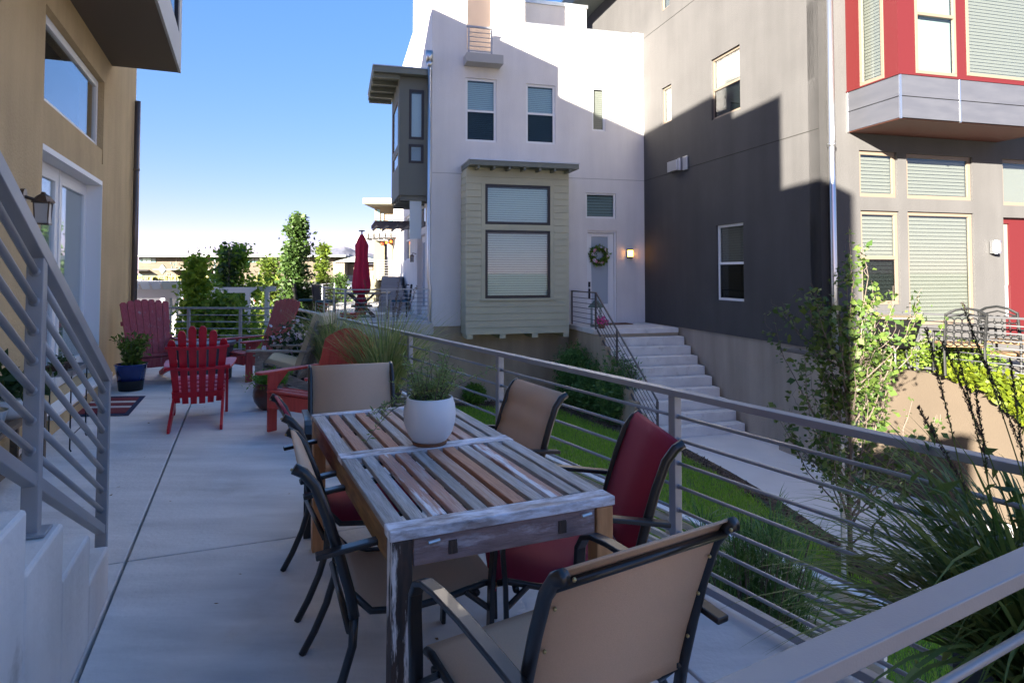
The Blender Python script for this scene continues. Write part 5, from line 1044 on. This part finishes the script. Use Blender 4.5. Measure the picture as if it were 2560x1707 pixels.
# ================================================================ GARDEN PERGOLAS
WP=mat('white_pergola',(.70,.70,.72),.6)
t=thing('white_pergola','white garden pergola with curved rafter tails on the left beyond the patio','pergola',0,0,0)
a=gY(330,745,16); b=gY(447,745,16)
M().box(a.x-2,b.x,15.95,16.02,a.z,a.z+.22).build('beam',WP,t); M().box(a.x-2,b.x,17.6,17.67,a.z,a.z+.22).build('beam',WP,t)
for k in range(8): x=b.x-.15-k*.24*1.05; M().prism([(15.4,.14),(15.5,.02),(18.2,.02),(18.3,.14),(18.3,.2),(15.4,.2)],0,.045,Matrix(((0,0,1,x),(1,0,0,0),(0,1,0,a.z+.2),(0,0,0,1)))).build('rafter',WP,t)
for u_,y_ in ((421,16.05),(437,17.5)): x=gY(u_,800,y_).x; M().box(x-.06,x+.06,y_-.06,y_+.06,GZ,a.z).build('post',WP,t)
t=thing('white_pergola','white pergola beam on tall posts right of the pointed tree beyond the patio','pergola',0,0,0)
a=gY(530,732,16.5); b=gY(642,732,16.5)
M().prism([(a.x,0),(b.x-.15,0),(b.x,.1),(b.x,.14),(a.x,.14)],0,.06,Matrix(((1,0,0,0),(0,0,1,16.45),(0,1,0,a.z),(0,0,0,1)))).build('beam',WP,t); M().box(a.x,b.x,17.8,17.86,a.z,a.z+.14).build('beam',WP,t)
for u_ in (533,619): 
    for yy in (16.5,17.8): x=gY(u_,800,16.5).x; M().box(x-.05,x+.05,yy-.05,yy+.05,GZ,a.z).build('post',WP,t)
# ================================================================ FAR BUILDINGS, CARS, LAMPS
SAND=mat('sandstone_block',(.088,.072,.055),.9,col2=(.070,.058,.043),nscale=.5,stretch=(.4,1,3),bump=.2,bscale=2)
FT=thing('sports_hall','long sandstone sports hall with a thin flat roof across the parking lot','building',0,0,0); YF_=290
def fb(u0,u1,v0,v1,d0,d1,nm,m,par=FT,Y=YF_):
    p=gY(u0,v0,Y); q=gY(u1,v1,Y); return M().box(p.x,q.x,Y+d0,Y+d1,q.z,p.z).build(nm,m,par)
fb(347,833,643,712,0,60,'wall',SAND); fb(338,872,640.5,643.2,-6,64,'roof',mat('roof_metal',(.12,.14,.14),.5)); fb(338,872,638.8,640.6,-5,60,'roof_edge',mat('roof_light',(.24,.26,.27),.5))
TEAL=mat('teal_glass',(.07,.14,.14),.12); PAL=mat('pale_glass',(.32,.42,.36),.3)
for u0,u1 in ((350,357),(358,367),(368,378),(380,390),(613,620),(621,628),(629,636),(638,646)): fb(u0,u1,646,656.5,-.3,-.01,'window',PAL if u0 in (358,368) else TEAL)
for k in range(34):
    u=400+random.random()*425; v=648+random.random()*38
    if not (560<u<610): fb(u,u+1.6,v,v+5,-.25,-.01,'slit_window',TEAL)
for u_ in (440,560,661,750,800): fb(u_,u_+.7,644,705,-.12,-.01,'pilaster_joint',mat('joint_sand',(.2,.16,.12),.9))
fb(425,560,673,675.5,-14,-.2,'canopy',mat('canopy_brown',(.10,.09,.075),.6)); fb(510,562,684,702,-.3,-.02,'entrance_glass',TEAL); fb(347,390,685,701,-.3,-.02,'entrance_glass',TEAL); fb(338,372,674,677,-10,-.3,'canopy',WHT)
for k in range(5): fb(513+k*10,514+k*10,684,702,-.45,-.31,'mullion',PAL)
p0=gY(405.5,673,YF_-.5); DG=mat('dark_sign',(.05,.10,.085),.5)
M().prism([(-1.75,0),(0,-2.2),(1.75,0),(0,2.2)],0,.25,Matrix(((1,0,0,p0.x),(0,0,1,p0.y),(0,1,0,p0.z),(0,0,0,1)))).build('diamond_sign',DG,FT)
sgn=M()
for seg in (((-.75,.1),(0,1.0),(.7,.2),(.1,-.1)),((-.2,.5),(-.2,-.7),(-.7,-.2)),((.1,-.1),(.8,-.5)),((.35,.9),(-.1,.4))): sgn.tube([(p0.x+a_,p0.y-.05,p0.z+b_) for a_,b_ in seg],.13,4)
sgn.build('sign_emblem',mat('sign_silver',(.55,.57,.56),.4),FT)
p1=gY(429,687,YF_-.3); text('sign_lettering','SPORT',1.9,mat('sign_letter',(.16,.13,.10),.6),FT,Matrix.Translation(p1)@Matrix.Rotation(R(90),4,'X'),.08,1.25)
G2=thing('gym_building','tan gabled building with a concrete side wall right of the sports hall','building',0,0,0); Y2=200
def f2(u0,u1,v0,v1,d0,d1,nm,m): return fb(u0,u1,v0,v1,d0,d1,nm,m,G2,Y2)
CW=mat('concrete_panel',(.15,.135,.11),.9); f2(833,861,655,709,0,30,'concrete_wall',CW)
for k in range(1,5): f2(833+k*5.6,833.5+k*5.6,655,709,-.1,-.01,'panel_joint',MATS['joint_sand'])
f2(861,930,660,712,4,30,'wall',mat('tan_far',(.15,.12,.09),.9)); f2(861,925,688,706,3.7,3.99,'white_panel',mat('pale_panel',(.26,.27,.28),.8)); f2(861,925,668,674,3.6,3.98,'shadow_strip',BARK)
a_=gY(835,655,Y2); b_=gY(900,638,Y2); c_=gY(960,655,Y2)
M().prism([(a_.x,a_.z),(c_.x,c_.z),(b_.x,b_.z)],-1,34,Matrix(((1,0,0,0),(0,0,1,Y2),(0,1,0,0),(0,0,0,1)))).build('roof',mat('roof_grey_green',(.16,.18,.17),.6),G2)
gb=struct(quads('golden_grass_bank',blades((0,0,0),1,1,.1,1,.3,2),L_GOLD)) if 0 else None
out=[]
for u0,u1,Y in ((375,450,262),(450,520,258),(640,700,255),(340,380,250)):
    for _ in range(1500):
        u=random.uniform(u0,u1); y=Y+random.uniform(-10,8); x=gY(u,700,y).x; hh=random.uniform(1.2,2.6); out.append([(x-.25,y,GZ),(x+.25,y,GZ),(x+random.uniform(-.4,.4)+.15,y,GZ+hh),(x+random.uniform(-.4,.4)-.15,y,GZ+hh)])
stuff(quads('golden_grass',np.array(out),L_GOLD))
def car(label,u,v,ang,col,kind='suv',s=1,Y=None):
    p=gz(u,v,GZ) ; t=thing('parked_car',label,'car',p.x,p.y,GZ,ang,group='cars in the parking lot'); t.scale=(s,s,s)
    bm=mat('car_paint_%02d'%(int(sum(col)*33)),col,.3,.2,coat=.6); L=4.6 if kind!='pickup' else 5.4; w=.92
    body={'suv':[(-2.2,.35),(-2.3,.8),(-2.2,1.05),(1.0,1.08),(2.15,.95),(2.3,.6),(2.2,.35)],'pickup':[(-2.7,.45),(-2.7,1.1),(1.2,1.12),(2.5,1.05),(2.65,.7),(2.6,.4)]}[kind]
    cab={'suv':[(-2.1,1.06),(-1.85,1.65),(.3,1.68),(1.1,1.08)],'pickup':[(-.9,1.11),(-.7,1.78),(.6,1.78),(1.4,1.12)]}[kind]
    TT=Matrix(((1,0,0,0),(0,0,1,0),(0,1,0,0),(0,0,0,1)))
    M().prism(body,-w,w,TT).build('body',bm,t,bev=.08); M().prism(cab,-w*.86,w*.86,TT).build('cabin',bm,t,bev=.08)
    gl=mat('car_glass',(.02,.03,.035),.1)
    for sy in (-1,1):
        c0=[(x*.92 if x>0 else x*.95,z) for x,z in cab]; c0=[(cab[0][0]+.2,cab[0][1]+.04),(cab[1][0]+.1,cab[1][1]-.12),(cab[2][0]-.05,cab[2][1]-.12),(cab[3][0]-.2,cab[3][1]+.04)]
        M().prism(c0,sy*w*.865,sy*w*.875,TT).build('side_window',gl,t)
    M().box(cab[0][0]-.02,cab[0][0]+.16,-w*.75,w*.75,1.15,1.55).build('rear_window',gl,t)
    for x in (-1.45 if kind=='suv' else -1.7,1.45 if kind=='suv' else 1.7):
        for sy in (-1,1):
            wh=M(); wh.tube([(x,sy*w*.80,.34),(x,sy*w*1.01,.34)],.34,16); wo=wh.build('wheel',PBLK,t); M().tube([(x,sy*w*1.0,.34),(x,sy*w*1.03,.34)],.19,12).build('rim',GALV,wo)
    for sy in (-1,1): M().box(body[1][0]-.03,body[1][0]+.08,sy*w*.95,sy*w*.7,.8,1.0).build('tail_light',mat('tail_red',(.5,.01,.01),.3),t); M().box(2.15 if kind=='suv' else 2.5,2.32 if kind=='suv' else 2.66,sy*w*.92,sy*w*.55,.7,.88).build('headlight',WHT,t)
    return t
car('small white car parked at the left end of the lot near the sports hall',362,713,60,(.75,.75,.75),'suv',1.0)
car('dark blue pickup truck parked above the left pergola',415,742,10,(.03,.05,.13),'pickup',1.0)
car('silver car parked in front of the sports hall entrance',545,713,75,(.5,.5,.52),'suv',.95)
car('white car partly hidden behind the right pergola post',648,772,120,(.72,.74,.78),'suv',1.0)
car('dark blue suv parked left of the closed umbrella',889,722,0,(.02,.03,.06),'suv',1.0)
car('dark car parked behind the dark blue suv by the gym building',868,712,0,(.025,.03,.04),'suv',1.0)
car('grey car partly hidden by the trees above the left pergola',446,765,150,(.25,.27,.30),'suv',.9)
def lamp(label,u,vt,va,ue,Y,two=False):
    p=gY(u,vt,Y); e=gY(ue,va,Y); t=thing('street_lamp',label,'street lamp',p.x,Y,GZ,group='street lamps in the parking lot'); m_=mat('lamp_white',(.34,.35,.36),.5)
    hz=p.z-GZ; ez=e.z-GZ; dx=e.x-p.x
    M().tube([(0,0,0),(0,0,hz)],.11*Y/90,8,r1=.085*Y/90).build('pole',m_,t); M().tube([(0,0,ez-.35*Y/60),(dx*.35,0,ez-.05),(dx*.8,0,ez)],.05*Y/90,6).build('arm',m_,t); M().box(dx*.6,dx*1.05,-.14,.14,ez-.05,ez+.1).build('lamp_head',m_,t,bev=.02)
lamp('tall white street lamp rising above the pointed yellow green tree',492,606,620,512,62)
lamp('white street lamp in front of the sports hall, left one of the pair',537,641,649,550,120); lamp('white street lamp in front of the sports hall, right one of the pair',556,640,647,567,135)
p=gY(802.5,618,180); t=thing('light_pole','thin pole standing above the conical tree','pole',p.x,180,GZ); M().tube([(0,0,0),(0,0,p.z-GZ)],.12,6).build('shaft',WHT,t)
# kerbs and painted lines in the lot
for i,(u0,v0,u1,v1) in enumerate(((340,757,470,757),(330,768,480,768),(600,735,700,735),(640,722,700,723),(560,724,620,724))):
    a_=gz(u0,v0,GZ); b_=gz(u1,v1,GZ); d_=(b_-a_); M().box(0,d_.length,-.15,.15,0,.15,Matrix.Translation(a_)@Matrix.Rotation(math.atan2(d_.y,d_.x),4,'Z')).build('kerb',WALK,bpy.data.objects['parking_lot'])
# ================================================================ MOUNTAINS
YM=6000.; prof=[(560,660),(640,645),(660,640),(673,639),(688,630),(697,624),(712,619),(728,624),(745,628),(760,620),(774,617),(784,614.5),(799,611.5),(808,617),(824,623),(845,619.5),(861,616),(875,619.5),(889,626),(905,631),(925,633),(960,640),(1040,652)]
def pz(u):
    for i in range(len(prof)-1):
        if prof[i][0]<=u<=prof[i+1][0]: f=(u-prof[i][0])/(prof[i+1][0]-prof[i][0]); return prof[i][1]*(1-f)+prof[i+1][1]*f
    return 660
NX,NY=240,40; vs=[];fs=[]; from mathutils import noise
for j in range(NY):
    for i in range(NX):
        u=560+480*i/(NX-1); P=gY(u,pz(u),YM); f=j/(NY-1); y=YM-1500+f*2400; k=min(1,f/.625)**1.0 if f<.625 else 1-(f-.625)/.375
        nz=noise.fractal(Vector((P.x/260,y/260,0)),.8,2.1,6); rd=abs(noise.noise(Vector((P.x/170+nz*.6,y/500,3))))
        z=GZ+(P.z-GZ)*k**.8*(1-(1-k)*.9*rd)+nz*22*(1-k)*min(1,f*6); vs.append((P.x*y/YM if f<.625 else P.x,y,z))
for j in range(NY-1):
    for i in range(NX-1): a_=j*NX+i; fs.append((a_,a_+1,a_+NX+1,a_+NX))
b=M(); b.add(vs,fs); mo_=b.build('mountains',mat('haze_tinted_rock',(.115,.115,.155),.95,col2=(.085,.095,.125),nscale=.006,ndet=10,col3=(.17,.155,.17),c3=(.6,.68),s3=.008),None,smooth=True); struct(mo_)  # lavender-grey base colour stands in for distance haze; no haze volume
